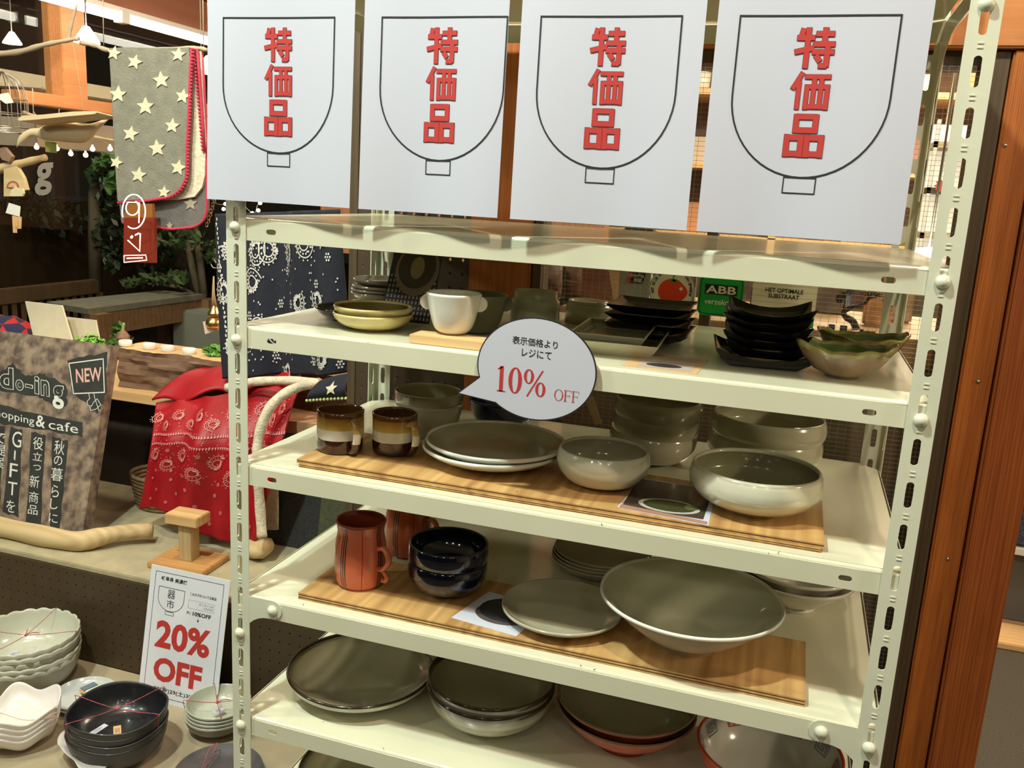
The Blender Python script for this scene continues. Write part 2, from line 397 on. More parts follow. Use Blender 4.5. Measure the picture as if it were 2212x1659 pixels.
# counter riser (pegboard) and the two display ledges on the left
ledge_m = mat('stone_laminate', (.40, .33, .21), .45, var=.12, scale=8)
cream_slab = mat('cream_ledge', (.40, .35, .22), .5, var=.1, scale=25)
bm = bmesh.new(); holed_panel(bm, -1.55, .16, 74, 9, .025, .0255, .0022, .0022, lambda x, z: (x, WY + .004, z))
o = from_bm('wall_riser', bm, M_peg); md = o.modifiers.new('t', 'SOLIDIFY'); md.thickness = .004; tagp(o, kind='structure')
tagp(box('wall_riser_backing', -1.55, .3, WY + .02, WY + .03, .0, .389, mat('dark_void', (.01, .008, .005), .9)), kind='structure')
low = thing('lower_display_ledge', 'low mottled tan ledge carrying the bundled bowls', 'ledge', (0, 0, 0))
box('ledge_top', -1.55, -.012, -.25, WY, .14, .16, ledge_m, low, bev=.002)
box('ledge_front', -1.55, -.012, -.235, -.215, .0, .14, M_dark_wood, low)
tagp(box('upper_display_ledge', -1.55, -.066, WY + .004, 1.30, .389, .4025, cream_slab, bev=.002), 'pale ledge above the brown pegboard riser, carrying the chalkboard', 'ledge')
# bay window on the left side (runs away from the camera)
XW = -1.95
def ybeam(name, u0, v0, u1, v1, x, hh, y0, y1, th, m, **k):
    a = PX(u0, v0, x); c = PX(u1, v1, x); z = (a.z + c.z) / 2
    return tagp(box(name, x - th, x, y0, y1, z - hh, z, m, bev=.003), kind='structure')
pa, pb = PX(132, 60, XW), PX(184, 60, XW)
tagp(box('trim_10', XW - .09, XW, pa.y, pb.y, PX(120, 218, XW).z, 2.59, M_cedar_y, bev=.003), kind='structure')
za = PX(120, 205, XW).z; zb = PX(120, 232, XW).z
tagp(box('trim_11', XW - .08, XW + .01, PX(40, 215, XW).y, 4.4, zb, za, M_cedar_y, bev=.003), kind='structure')
win2 = tagp(empty('window_2', (0, 0, 0)), kind='structure')
box('pane', XW - .06, XW - .055, .9, 4.4, .4, zb, M_glass, win2); box('pane', XW - .06, XW - .055, .9, 4.4, za, 2.7, M_glass, win2)
white_eave = mat('white_eave', (.78, .70, .55), .7)
za2 = PX(120, 165, XW - .25).z; zb2 = PX(120, 205, XW - .25).z
tagp(box('wall_eave_1', XW - .5, XW - .3, .5, 5, zb2 + .02, za2, white_eave), kind='structure')
za3 = PX(150, 262, XW - .2).z; zb3 = PX(150, 322, XW - .2).z
tagp(box('wall_band', XW - .4, XW - .2, 1.8, 5, zb3, za3, mat('pinkish_band', (.70, .56, .46), .7)), kind='structure')  # plain pinkish band beyond the bay window
# far end wall of the bay with timber, visible behind the blankets
tagp(box('wall_far', -1.3, -.02, 2.5, 2.6, 1.0, 2.8, wood('reddish_wall_boards', (.30, .12, .05), (.42, .18, .07), 'Z', 30, .5)), kind='structure')
# timber fascia over the bay window, carrying the light tube
tagp(box('ceiling', -2.1, .1, .7, 5, 2.60, 2.64, M_cedar_y), kind='structure')
fas = tagp(empty('trim_12', (-1.80, 1.60, 1.895)), kind='structure')
M_fas = wood('reddish_fascia_boards', (.26, .10, .06), (.36, .15, .085), 'Y', 20, .5)
for k in range(5): box('board', -.02, .02, 0, 3.2, .13 * k + .002, .13 * k + .127, M_fas, fas, .002)

# store interior shell
tagp(box('wall_store_far', -.3, 3.4, 5.9, 6.0, 0, 2.6, mat('store_wall', (.34, .22, .12), .8, var=.2, scale=3)), kind='structure')
tagp(box('ceiling_store', .1, 3.4, .8, 6.0, 2.45, 2.5, wood('ceiling_planks', (.42, .32, .19), (.5, .39, .24), 'X', 12, .6)), kind='structure')
tagp(box('wall_store_right', 3.4, 3.5, -3.2, 6.0, 0, 2.6, mat('store_wall_right', (.5, .42, .3), .8)), kind='structure')

# ------------------------------------------------------------------ shelving rack
W, D, PA = .902, .458, .030
ZS = [1.585, 1.2587, 1.1113, .9122, .7106, .5115, .3115, .11]
rack = thing('shelving_rack', 'cream enamelled slotted-angle steel rack filled with crockery', 'rack')
def slot_cells(bm, toP, wd, z0, n, pitch, hx, hz, ztop, zbot):
    for j in range(n):
        cz = z0 - j * pitch; o_ = []; h_ = []
        for k in range(16):
            a = k * PI / 8; c, s = math.cos(a), math.sin(a)
            sx = hx * c; sz = (hz - hx) * (1 if s > 1e-6 else -1 if s < -1e-6 else 0) + hx * s
            h_.append((wd / 2 + sx, cz + sz))
        per = []
        for k in range(16):
            q = (k % 16); side = ((q + 2) // 4) % 4; f = ((q + 2) % 4) / 4
            X0, X1, Z0, Z1 = 0, wd, cz - pitch / 2, cz + pitch / 2
            per.append([(X1, Z0 + f * (Z1 - Z0)), (X1 - f * wd, Z1), (X0, Z1 - f * (Z1 - Z0)), (X0 + f * wd, Z0)][side])
        A = [bm.verts.new(toP(*q)) for q in per]; B = [bm.verts.new(toP(*q)) for q in h_]
        for k in range(16): bm.faces.new((A[k], A[(k + 1) % 16], B[(k + 1) % 16], B[k]))
def post(fx, sx, yf, sy, z0):
    """fx: outer corner x, sx: direction of the front flange, yf: face y, sy: direction of the side flange"""
    bm = bmesh.new()
    slot_cells(bm, lambda a, z: (fx + sx * a, yf, z), PA, z0, 34, .05, .0042, .0153, 0, 0)
    slot_cells(bm, lambda a, z: (fx, yf + sy * a, z), PA, z0, 34, .05, .0042, .0153, 0, 0)
    bmesh.ops.remove_doubles(bm, verts=bm.verts, dist=.0002)
    for j in range(34):
        for dz_ in (-.0022, .0022): bbox(bm, fx + sx * (PA / 2) - .0022, fx + sx * (PA / 2) + .0022, yf - .0011 if sy > 0 else yf + .0005, yf - .0006 if sy > 0 else yf + .0011, z0 - .025 - j * .05 + dz_ - .0002, z0 - .025 - j * .05 + dz_ + .0002)
    o = from_bm('post', bm, M_cream, rack); md = o.modifiers.new('t', 'SOLIDIFY'); md.thickness = .0016; md.offset = 0
    return o
OL = 1.2075 + .05 * 9 - .0; 
post(0, 1, 0, 1, OL); post(W, -1, 0, 1, 1.4561 + .20)
post(0, 1, D, -1, OL); post(W, -1, D, -1, 1.4561 + .20)
def fascia(bm, x0, x1, y, z, h, holes=True):
    hx, hz, cw = .0075, .0035, .03
    segs = [(x0, x1)]
    cs = [.068, W - .068] if holes else []
    xs = [x0]
    for c in cs: xs += [c - cw / 2, c + cw / 2]
    xs.append(x1)
    for i in range(0, len(xs), 2):
        a, b_ = xs[i], xs[i + 1]
        v = [bm.verts.new(p) for p in ((a, y, z - h), (b_, y, z - h), (b_, y, z), (a, y, z))]; bm.faces.new(v)
    for c in cs:
        A, B = [], []
        for k in range(16):
            an = k * PI / 8; co, s = math.cos(an), math.sin(an)
            B.append((c + (hx - hz) * (1 if co > 1e-6 else -1 if co < -1e-6 else 0) + hz * co, z - h * .5 + hz * s))
            q = k; side = ((q + 2) // 4) % 4; f = ((q + 2) % 4) / 4
            X0, X1, Z0, Z1 = c - cw / 2, c + cw / 2, z - h, z
            A.append([(X1, Z0 + f * h), (X1 - f * cw, Z1), (X0, Z1 - f * h), (X0 + f * cw, Z0)][side])
        VA = [bm.verts.new((p[0], y, p[1])) for p in A]; VB = [bm.verts.new((p[0], y, p[1])) for p in B]
        for k in range(16): bm.faces.new((VA[k], VA[(k + 1) % 16], VB[(k + 1) % 16], VB[k]))
M_shelf = mat('cream_enamel_shelf', (.68, .67, .49), .22, var=.04, scale=5, coat=.35)
def shelf(z, m):
    bm = bmesh.new(); e = .0022; ch = .028
    x0, x1, y0, y1 = e, W - e, e, D - e
    c = .004
    top = [(x0 + ch, y0 + c), (x1 - ch, y0 + c), (x1, y0 + ch), (x1, y1 - ch), (x1 - ch, y1), (x0 + ch, y1), (x0, y1 - ch), (x0, y0 + ch)]
    tv = [(x0 + c, y0 + c, z), (x1 - c, y0 + c, z), (x1 - c, y0 + ch, z), (x1 - c, y1 - ch, z), (x1 - ch, y1 - c, z), (x0 + ch, y1 - c, z), (x0 + c, y1 - ch, z), (x0 + c, y0 + ch, z)]
    bm.faces.new([bm.verts.new(p) for p in tv])
    # rounded nose
    prev = None
    for k in range(5):
        a = k / 4 * PI / 2; yy = y0 + c - c * math.sin(a); zz = z - c + c * math.cos(a)
        cur = [bm.verts.new((x0, yy, zz)), bm.verts.new((x1, yy, zz))]
        if prev: bm.faces.new((prev[0], prev[1], cur[1], cur[0]))
        prev = cur
    fascia(bm, x0, x1, y0, z - c, .0262)
    v = [bm.verts.new(p) for p in ((x0, y0, z - .030), (x1, y0, z - .030), (x1, y0 + .012, z - .030), (x0, y0 + .012, z - .030))]; bm.faces.new(v)
    for (p, q) in (((x1, y0 + ch), (x1, y1 - ch)), ((x1, y1 - ch), (x1 - ch, y1)), ((x1 - ch, y1), (x0 + ch, y1)), ((x0 + ch, y1), (x0, y1 - ch)), ((x0, y1 - ch), (x0, y0 + ch))):
        v = [bm.verts.new(s) for s in ((p[0], p[1], z - .0305), (q[0], q[1], z - .0305), (q[0], q[1], z - .001), (p[0], p[1], z - .001))]; bm.faces.new(v)
    bmesh.ops.remove_doubles(bm, verts=bm.verts, dist=.0004)
    o = from_bm('shelf', bm, m, rack); md = o.modifiers.new('t', 'SOLIDIFY'); md.thickness = .0009; md.offset = -1
    return o
for z in ZS: shelf(z, M_shelf)
def dome(name, x, y, z, r, parent, m=M_cream):
    prof = [(0, 0), (r, 0), (r * 1.0, r * .15), (r * .87, r * .5), (r * .5, r * .85), (0, r * .98)]
    o = lathe(name, prof, m, parent, 20); o.location = (x, y, z); o.rotation_euler = (PI / 2, 0, 0); return o
dm = dome('bolt', PA / 2, -.0008, 0, .0078, rack)
first = True
for (x, hgts) in ((PA / 2 - .001, [1.2455, 1.0915, .7, .649, .4955, .9035]), (W - PA / 2, [1.520, 1.2445, 1.0930, .689, 1.62])):
    for hz in hgts:
        if x < .1 and hz in (.7, .9035): continue
        if first: dm.location = (x, -.0008, hz); first = False; continue
        c = dm.copy(); COL.objects.link(c); c.parent = rack; c.location = (x, -.0008, hz)
# gusset plates under the fourth shelf (front) and under the hidden top shelf (back side)
def gusset(x, s, zt):
    pts = [(x, zt), (x + s * .052, zt)]
    pts += [(x + s * (.052 + .0145 * math.sin(a)), zt - .0145 + .0145 * math.cos(a)) for a in [PI * i / 8 for i in range(1, 9)]]
    pts += [(x + s * (.0 + .045 - .045 * math.sin(a) * 1.0), zt - .029 - .045 + .045 * math.cos(a)) for a in [PI / 2 * i / 8 for i in range(0, 9)]]
    pts += [(x, zt - .10)]
    bm = bmesh.new(); prism(bm, [(a, -.0006, b_) for a, b_ in pts], (0, .0014, 0)); from_bm('gusset_plate', bm, M_cream, rack)
    c = dm.copy(); COL.objects.link(c); c.parent = rack; c.location = (x + s * .052, -.0008, zt - .0145)
gusset(PA * .6, 1, ZS[4]); gusset(W - PA * .6, -1, ZS[4])
bm = bmesh.new()  # side gusset at the back right post
pts = [(D, 1.58), (.12, 1.58), (.12, 1.555)] + [(D - .14 + .11 * math.sin(a), 1.46 + .095 * math.cos(a)) for a in [PI / 2 * i / 8 for i in range(9)]] + [(D - .03, 1.33), (D, 1.33)]
prism(bm, [(W - .004, a, b_) for a, b_ in pts], (.0014, 0, 0)); from_bm('gusset_plate', bm, M_cream, rack)
# rust stain and scuffs on the enamel
def zmap(z): return lambda x, y: (x, y, z)
rp = PZ(1890, 1140, ZS[3]); pol = []
for i in range(26):
    a = random.uniform(0, 2 * PI); rr = random.gauss(0, 1); cx, cy = rp.x + rr * .0012, rp.y + random.gauss(0, .011)
    k = random.uniform(.0007, .002); pol.append([(cx + k * random.uniform(.5, 1.2) * math.cos(t), cy + 3 * k * random.uniform(.5, 1.2) * math.sin(t)) for t in (0, 1.2, 2.4, 3.6, 4.9)])
tagp(put2d('rust_stain', pol, zmap(ZS[3] + .0002), mat('rust', (.25, .08, .01), .9), rack), kind='stuff')
sc = []
for (u, v, z) in ((797, 742, 2), (1632, 565, 1), (1385, 715 + 100, 2), (1430, 852, 2), (1168, 552, 1), (1660, 1196, 3), (1115, 1062, 3), (1300, 1135, 3), (1255, 1440, 4), (1282, 1447, 4), (655, 1308, 4), (980, 1382, 4), (830, 1620, 5), (700, 1560, 5), (1680, 1196, 3), (1420, 1175, 3)):
    p = PY(u, v, .002); dx, dz = random.uniform(-.0025, .0025), random.uniform(.0005, .005)
    sc += stroke([(p.x, p.z), (p.x + dx, p.z + dz)], random.uniform(.0006, .0012))
tagp(put2d('scuff_marks', sc, lambda x, z: (x, .0017, z), mat('scuff', (.10, .08, .05), .8), rack), kind='stuff')

# ------------------------------------------------------------------ posters
KANJI = {
 '特': ([(.16, .98, .10, .72), (.30, 1.0, .30, .0), (.03, .76, .46, .76), (.0, .40, .46, .50), (.52, .86, .96, .86), (.74, 1.0, .74, .58), (.46, .60, 1.0, .60), (.46, .40, 1.0, .40), (.84, .58, .84, .04), (.84, .05, .66, .05), (.56, .30, .66, .17)], .140),
 '価': ([(.26, 1.0, .04, .56), (.20, .76, .20, .0), (.36, .90, 1.0, .90), (.42, .62, .96, .62), (.42, .06, .96, .06), (.42, .66, .42, .0), (.96, .66, .96, .0), (.60, .90, .60, .1), (.79, .90, .79, .1)], .122),
 '品': ([(.24, .94, .76, .94), (.24, .62, .76, .62), (.24, .98, .24, .57), (.76, .98, .76, .57), (.04, .44, .42, .44), (.04, .06, .42, .06), (.04, .50, .04, .0), (.42, .50, .42, .0), (.58, .44, .96, .44), (.58, .06, .96, .06), (.58, .50, .58, .0), (.96, .50, .96, .0)], .15)}
def kanji(ch, bx, grow=0.0):
    st, wd = KANJI[ch]; W_, H_ = bx[2] - bx[0], bx[3] - bx[1]; out = []
    for (a, b_, c, d) in st:
        p = Vector((bx[0] + a * W_, bx[1] + b_ * H_)); q = Vector((bx[0] + c * W_, bx[1] + d * H_)); n_ = (q - p).normalized() * (.02 * W_ + grow)
        out += stroke([tuple(p - n_), tuple(q + n_)], wd * W_ + 2 * grow)
    return out
def poster(i, x0, x1, tiltz, ph, label):
    y0 = -.009
    def curl(x, z):
        s = (x - x0) / (x1 - x0); t = max(0, (1.577 - z) / .297)
        return y0 - .0052 * t * (1 + math.cos(2 * PI * s + ph)) - .002 * math.sin(5.1 * s + ph) * t
    t_ = thing('sale_poster', label, 'poster', (x0, y0, 1.28), 0)
    def f(a, b): x = x0 + (x1 - x0) * a; z = 1.2805 + .2965 * b; return Vector((x + tiltz * (1 - b), curl(x, z), z)) - t_.location
    grid('sheet', 14, 14, f, M_paper, t_)
    def mp(x, z): a = (x - x0) / (x1 - x0); bb = (z - 1.2805) / .2965; p = f(a, bb); return (p.x, p.y - .0005, p.z)
    cx = x0 + .103; w2 = .0795; zt = 1.508
    arc = [(cx - w2, zt), (cx + w2, zt)] + [(cx + w2, 1.508 - .020 * k) for k in (1, 2, 3, 4)]
    arc += [(cx + w2 * math.cos(a), 1.427 - .083 * math.sin(a)) for a in [PI * k / 28 for k in range(29)]]
    arc += [(cx - w2, 1.428 + .02 * k) for k in (0, 1, 2, 3)]
    st = seg_strokes([(cx - w2 + 2 * w2 * k / 8, zt) for k in range(9)], .0018) + stroke(arc[1:] + [(cx - w2, zt)], .0018)
    st += seg_strokes([(cx - .0165, 1.344), (cx + .0165, 1.344), (cx + .0165, 1.3275), (cx, 1.3275), (cx - .0165, 1.3275)], .0012, True)
    put2d('bowl_outline', st, mp, M_ink, t_)
    for ch, za_, zb_ in (('特', 1.457, 1.495), ('価', 1.4155, 1.4505), ('品', 1.3665, 1.409)):
        bx = (cx - .0195, za_ - .0005, cx + .0185, zb_ + .0005)
        put2d('letter_outline', kanji(ch, bx, .00035), mp, M_ink, t_)
        put2d('letter', kanji(ch, bx), lambda x, z: (lambda q: (q[0], q[1] - .0004, q[2]))(mp(x, z)), M_red, t_)
    return t_
poster(0, -.016, .194, .0, .4, 'white sale poster with a bowl outline, leftmost, over the left rack post')
poster(1, .207, .391, .0, 1.0, 'white sale poster with a bowl outline, second from the left')
poster(2, .406, .614, .002, .2, 'white sale poster with a bowl outline, second from the right')
poster(3, .627, .839, .0, 1.4, 'white sale poster with a bowl outline, rightmost, beside the right rack post')

# ------------------------------------------------------------------ speech bubble
bub = thing('speech_bubble_sign', 'white speech-bubble card reading 10% OFF, hung on the shelf edge', 'sign', (.447, -.006, 1.037))
def bubble_pts(g):
    cx, cz = .4475, 1.0998; rx, rz = .0755 + g, .0632 + g; out = []
    a0, a1 = math.radians(197), math.radians(229)
    n = 60
    for i in range(n + 1):
        a = a1 + (2 * PI - (a1 - a0)) * i / n; out.append((cx + rx * math.cos(a), cz + rz * math.sin(a)))
    out.append((.3475 - g * 2.2, 1.0578 - g * .5)); return out
def bmap(y): return lambda x, z: (x - .447, y, z - 1.037)
bm = bmesh.new(); prism(bm, [bmap(.0)(*q) for q in bubble_pts(.0014)], (0, .0012, 0)); from_bm('border', bm, M_ink, bub)
put2d('face', [bubble_pts(-.0003)], bmap(-.0004), M_paper, bub)
def slanted(polys, px=.447, k=-.06): return [[(x, z + (x - px) * k) for x, z in p] for p in polys]
put2d('caption', slanted(textpolys('表示価格より', (.4155, 1.1285, .4735, 1.1385), .006), .447, -.02) + slanted(textpolys('レジにて', (.4285, 1.1145, .4665, 1.1245), .006), .447, -.02), bmap(-.0008), M_ink, bub)
put2d('number', slanted(serif_text('10%', .3985, 1.067, .0325, 1.15), .4, .0), bmap(-.0008), M_red, bub)
put2d('off_text', slanted(serif_text('OFF', .4735, 1.0645, .0142, .75), .47, .0), bmap(-.0008), M_red, bub)

# ------------------------------------------------------------------ boards
def plyboard(label, x0, x1, y0, y1, z0, z1, layers, m=M_ply, name='plywood_board'):
    t_ = thing(name, label, 'board', (x0, y0, z0)); n = layers; h = (z1 - z0) / n
    for i in range(n):
        dark = (i % 2 == 1) if n > 1 else False
        ins = .0004 if dark else 0
        mm = mat('ply_core_dark', (.12, .055, .018), .7) if dark else m
        box('ply_layer', ins, x1 - x0 - ins, ins, y1 - y0 - ins, i * h, (i + 1) * h, mm, t_)
    return t_
Z3, Z4, Z5, Z2, Z6 = ZS[3], ZS[4], ZS[5], ZS[2], ZS[6]
plyboard('lower plywood board on the third shelf, under its twin', .0985, .805, .022, .19, Z3 + .0002, Z3 + .0062, 5)
plyboard('upper plywood board on the third shelf, carrying the striped mugs', .094, .808, .024, .192, Z3 + .0064, Z3 + .012, 3)
plyboard('plywood board on the fourth shelf under the coral mug and wide bowl', .099, .811, .021, .178, Z4 + .0002, Z4 + .0102, 5)
tagp(box('wood_block', .268, .372, .012, .052, Z2 + .0002, Z2 + .012, M_pine, bev=.0008), 'small pale wooden block under the white lug-handled cup', 'block')

# ------------------------------------------------------------------ second shelf crockery
B3, B4 = Z3 + .0123, Z4 + .0105
yb = bowl('shallow_bowl', 'straw-yellow shallow bowl, lower of the two at the left of the upper shelf', 'bowl', (.177, .088, Z2), .0565, .0215, SHAL, .003, (.5, .003), M_yel, M_oliv, M_yel, 'straw-yellow shallow bowls')
yt = yb.copy(); COL.objects.link(yt); yt.location = (.176, .091, Z2 + .0095); yt.rotation_euler = (0, 0, .6); yt['label'] = 'straw-yellow shallow bowl with olive inside, upper of the two'
bowl('shallow_bowl', 'black shallow bowl behind the straw-yellow ones', 'bowl', (.112, .140, Z2), .050, .018, SHAL, .003, (.5, .003), M_navy_gl)
gp = bowl('small_plate', 'shade-darkened grey plate at the bottom of the pile behind the yellow bowls', 'plate', (.052, .365, Z2), .052, .014, PLATE, .003, (.6, .003), mat('shaded_grey_plate_glaze', (.15, .13, .09), .2, coat=.8), group='shade-darkened grey small plates')  # shade at the back of the shelf put into the plate colour
for k, lb in enumerate(('shade-darkened grey plate, second from the bottom of the pile', 'shade-darkened grey plate, second from the top of the pile', 'shade-darkened grey plate on top of the pile behind the yellow bowls')):
    c = gp.copy(); COL.objects.link(c); c.location = (.052 + .002 * k, .365, Z2 + .0062 * (k + 1) + (.005 if k == 2 else 0)); c['label'] = lb
# photo card in an acrylic stand
pc = thing('photo_card', 'leaning photo card of a bowl on gingham cloth behind the yellow bowls', 'card', (.150, .165, Z2 + .002))
pw, phh, lean = .080, .112, .30
def pcm(off): return lambda x, z: (x + z * .06, z * math.sin(lean) - off * math.cos(lean), z * math.cos(lean))
bm = bmesh.new(); prism(bm, [pcm(0)(*q) for q in R2(0, 0, pw, phh)], (0, .0012, 0)); from_bm('sheet', bm, mat('print_dark', (.03, .026, .03), .5), pc)
ck = []
for i in range(13):
    for j in range(9):
        if (i + j) % 1 == 0: ck.append(R2(.003 + i * .006, .004 + j * .0078, .003 + i * .006 + .0027, .004 + j * .0078 + .0046))
tagp(put2d('gingham_checks', ck, pcm(.0003), mat('print_white', (.40, .36, .37), .5), pc), kind='stuff')
put2d('pictured_bowl', [ell(.044, .080, .035, .040)], pcm(.0006), mat('print_bowl', (.30, .22, .19), .5), pc)
put2d('pictured_food', [ell(.043, .084, .030, .033)], pcm(.0009), mat('print_food', (.06, .045, .02), .5), pc)
put2d('pictured_egg', [ell(.044, .083, .011, .017)], pcm(.0012), mat('print_egg', (.36, .28, .14), .5), pc)
# white lug-handled cups
def lugcup(label, loc, m, rz, r=.037, h=.053, grp=None):
    t_ = thing('lug_cup', label, 'cup', loc, rz, grp)
    pr = [(.52, 0), (.69, .13), (.83, .42), (.94, .8), (1, 1)]
    bowl('cup_body', None, None, None, r, h, pr, .003, (.42, .002), m, m, m, parent=t_)
    for s in (-1, 1):
        bm = bmesh.new(); pts = [(s * (r * .90 + .0115 * math.cos(a)), h - .012 + .0105 * math.sin(a)) for a in [-PI / 2 + PI * k / 10 for k in range(11)]] + [(s * (r * .86), h - .003), (s * (r * .84), h - .02)]
        prism(bm, [(a, -.004, b_) for a, b_ in pts], (0, .008, 0)); bmesh.ops.bevel(bm, geom=bm.edges[:], offset=.001, segments=1, affect='EDGES'); from_bm('lug', bm, m, t_)
    return t_
lugcup('white lug-handled cup standing on the small wooden block', (.313, .052, Z2 + .0122), M_white_gl, .30)
lugcup('shaded olive-grey lug-handled cup behind the white one', (.312, .150, Z2 + .0002), mat('olive_grey_glaze', (.17, .16, .09), .25, coat=.5), .3, .042, .055)
# inverted cups
prof = [(.0, .050), (.028, .050), (.031, .058), (.0325, .058), (.0330, .049), (.0338, .047), (.0362, .045), (.0368, .030), (.0375, 0), (.0345, 0), (.033, .036), (0, .04)]
ic = lathe('upturned_cup', prof, M_celadon, None, 48, (.372, .235, Z2)); tagp(ic, 'pale grey-green cup standing upside down behind the speech bubble', 'cup')
ic2 = ic.copy(); COL.objects.link(ic2); ic2.location = (.425, .36, Z2); ic2.scale = (1.0, 1.0, .62); ic2['label'] = 'small upturned grey cup further back by the window'
# rectangular dishes
def rectdish(name, label, cx, cy, z, w_, d_, h, ins, m, mi_=None, rz=0, corner=0.0, th=.003, group=None, flare=1.0):
    """rectangular dish: base, raised sides, optional lifted corners"""
    bm = bmesh.new(); n = 8
    def ringp(hw, hd, zz, up=0):
        P = []
        for sgn in range(4):
            for i in range(n):
                f = i / n
                a = [(-hw + 2 * hw * f, -hd), (hw, -hd + 2 * hd * f), (hw - 2 * hw * f, hd), (-hw, hd - 2 * hd * f)][sgn]
                e = abs(2 * f - 1) ** 2.2
                k = 1 + (.045 * e if up else 0)
                P.append((a[0] * k, a[1] * k, zz + up * e))
        return P
    lv = [(w_ / 2 - ins, d_ / 2 - ins, 0, 0), (w_ / 2 - ins * .4, d_ / 2 - ins * .4, h * .5, corner * .35), (w_ / 2, d_ / 2, h, corner), (w_ / 2 - th * .8, d_ / 2 - th * .8, h, corner), (w_ / 2 - ins * .4 - th, d_ / 2 - ins * .4 - th, h * .5 + th * .4, corner * .35), (w_ / 2 - ins - th, d_ / 2 - ins - th, th, 0)]
    rg = [[bm.verts.new(p) for p in ringp(*q)] for q in lv]
    for a in range(len(rg) - 1):
        N_ = len(rg[a])
        for k in range(N_): bm.faces.new((rg[a][k], rg[a][(k + 1) % N_], rg[a + 1][(k + 1) % N_], rg[a + 1][k])).material_index = 1 if a >= 3 else 0
    bm.faces.new(rg[0][::-1]); bm.faces.new(rg[-1]).material_index = 1
    o = from_bm(name, bm, [m, mi_ or m], None, False, (cx, cy, z)); o.rotation_euler = (0, 0, rz)
    return tagp(o, label, 'dish', group)
M_rdo = mat('rect_dish_cream', (.58, .55, .38), .35, coat=.3); M_rdi = mat('rect_dish_inside', (.24, .22, .13), .35, coat=.25)
rectdish('rectangular_dish', 'cream rectangular dish, lower of the two beside the speech bubble', .522, .150, Z2, .118, .165, .019, .015, M_rdo, M_rdi, .05, group='celadon rectangular dishes')
rectdish('rectangular_dish', 'grey-green rectangular dish, upper of the two beside the speech bubble', .512, .154, Z2 + .0125, .100, .150, .014, .010, M_rdo, M_rdi, .05, group='celadon rectangular dishes')
NM = ['bottom', 'second from the bottom', 'third from the bottom', 'third from the top', 'second from the top', 'top']
for k in range(4):
    rectdish('square_black_dish', 'black square dish, %s of the stack of four behind the celadon dishes' % ['bottom', 'second from the bottom', 'second from the top', 'top'][k], .543 + .001 * (k % 2), .265, Z2 + .0125 * k + .0002, .116, .125, .014, .024, M_black_gl, None, .02, .0012, group='black square dishes in a stack of four')
for k in range(6):
    rectdish('square_black_dish', 'black square dish with lifted corners, %s of the tall stack' % NM[k], .708 + [0, .006, .002, .006, .001, .004][k], .150, Z2 + [.0002, .0115, .023, .034, .045, .056][k], [.118, .100, .103, .100, .104, .104][k], [.118, .104, .104, .104, .104, .104][k], .012, [.02] * 1 and .018, M_black_gl, None, [.12, .04, .06, .02, .05, .06][k], .012, group='black square dishes in a tall stack')
# leaf-shaped bowls
mleaf = mat('green_leaf_glaze', (.05, .115, .018), .12, col2=(.13, .20, .04), scale=30, coat=1.0)
mleafo = mat('brown_leaf_glaze', (.12, .065, .025), .3, col2=(.32, .21, .13), scale=25, coat=.6)
mleafr = mat('olive_rim_glaze', (.33, .32, .10), .25, col2=(.22, .15, .04), scale=80, coat=.7)
def leafwarp(r):
    def wf(x, y, z, a):
        e = (math.hypot(x, y) / r) ** 2
        k = 1 + .07 * e * math.cos(2 * a) + .015 * e * math.cos(9 * a)
        return x * k * 1.04, y * k * .84, z + e * (.0012 * math.sin(5 * a + 1) + .0010 * math.sin(11 * a) + .008 * abs(math.cos(a)) ** 3)
    return wf
lb = bowl('leaf_bowl', 'green and brown leaf-shaped bowl, front one at the right end', 'bowl', (.806, .108, Z2), .0535, .036, [(.38, 0), (.62, .15), (.85, .55), (1, 1)], .003, (.36, .003), mleafo, mleaf, mleafr, 'green leaf bowls', leafwarp(.0535), rz=-.05)
c = lb.copy(); COL.objects.link(c); c.location = (.832, .225, Z2 + .0); c.rotation_euler = (0, 0, .12); c['label'] = 'green and brown leaf-shaped bowl behind its twin, by the back post'
# flat photo print on shelf 2
def flatcard(name, label, corners, z, extra, th=.0005):
    t_ = thing(name, label, 'card', (corners[0][0], corners[0][1], z))
    o_ = Vector((corners[0][0], corners[0][1]))
    bm = bmesh.new(); prism(bm, [(x - o_.x, y - o_.y, 0) for x, y in corners], (0, 0, th)); from_bm('sheet', bm, M_kraft if name == 'kraft_photo_print' else M_paper, t_)
    for nm, pol, m, lift in extra: put2d(nm, pol, lambda x, y: (x - o_.x, y - o_.y, th + lift), m, t_)
flatcard('kraft_photo_print', 'brown photo print lying flat between the two black dish stacks', [(.548, .022), (.640, .018), (.642, .13), (.552, .132)], Z2 + .0001,
         [('picture', [R2(.566, .030, .632, .12)], mat('print_cream', (.45, .38, .33), .5), .0002), ('pictured_dish', [ell(.596, .05, .022, .012)], mat('print_dark', (.03,) * 3), .0004)])

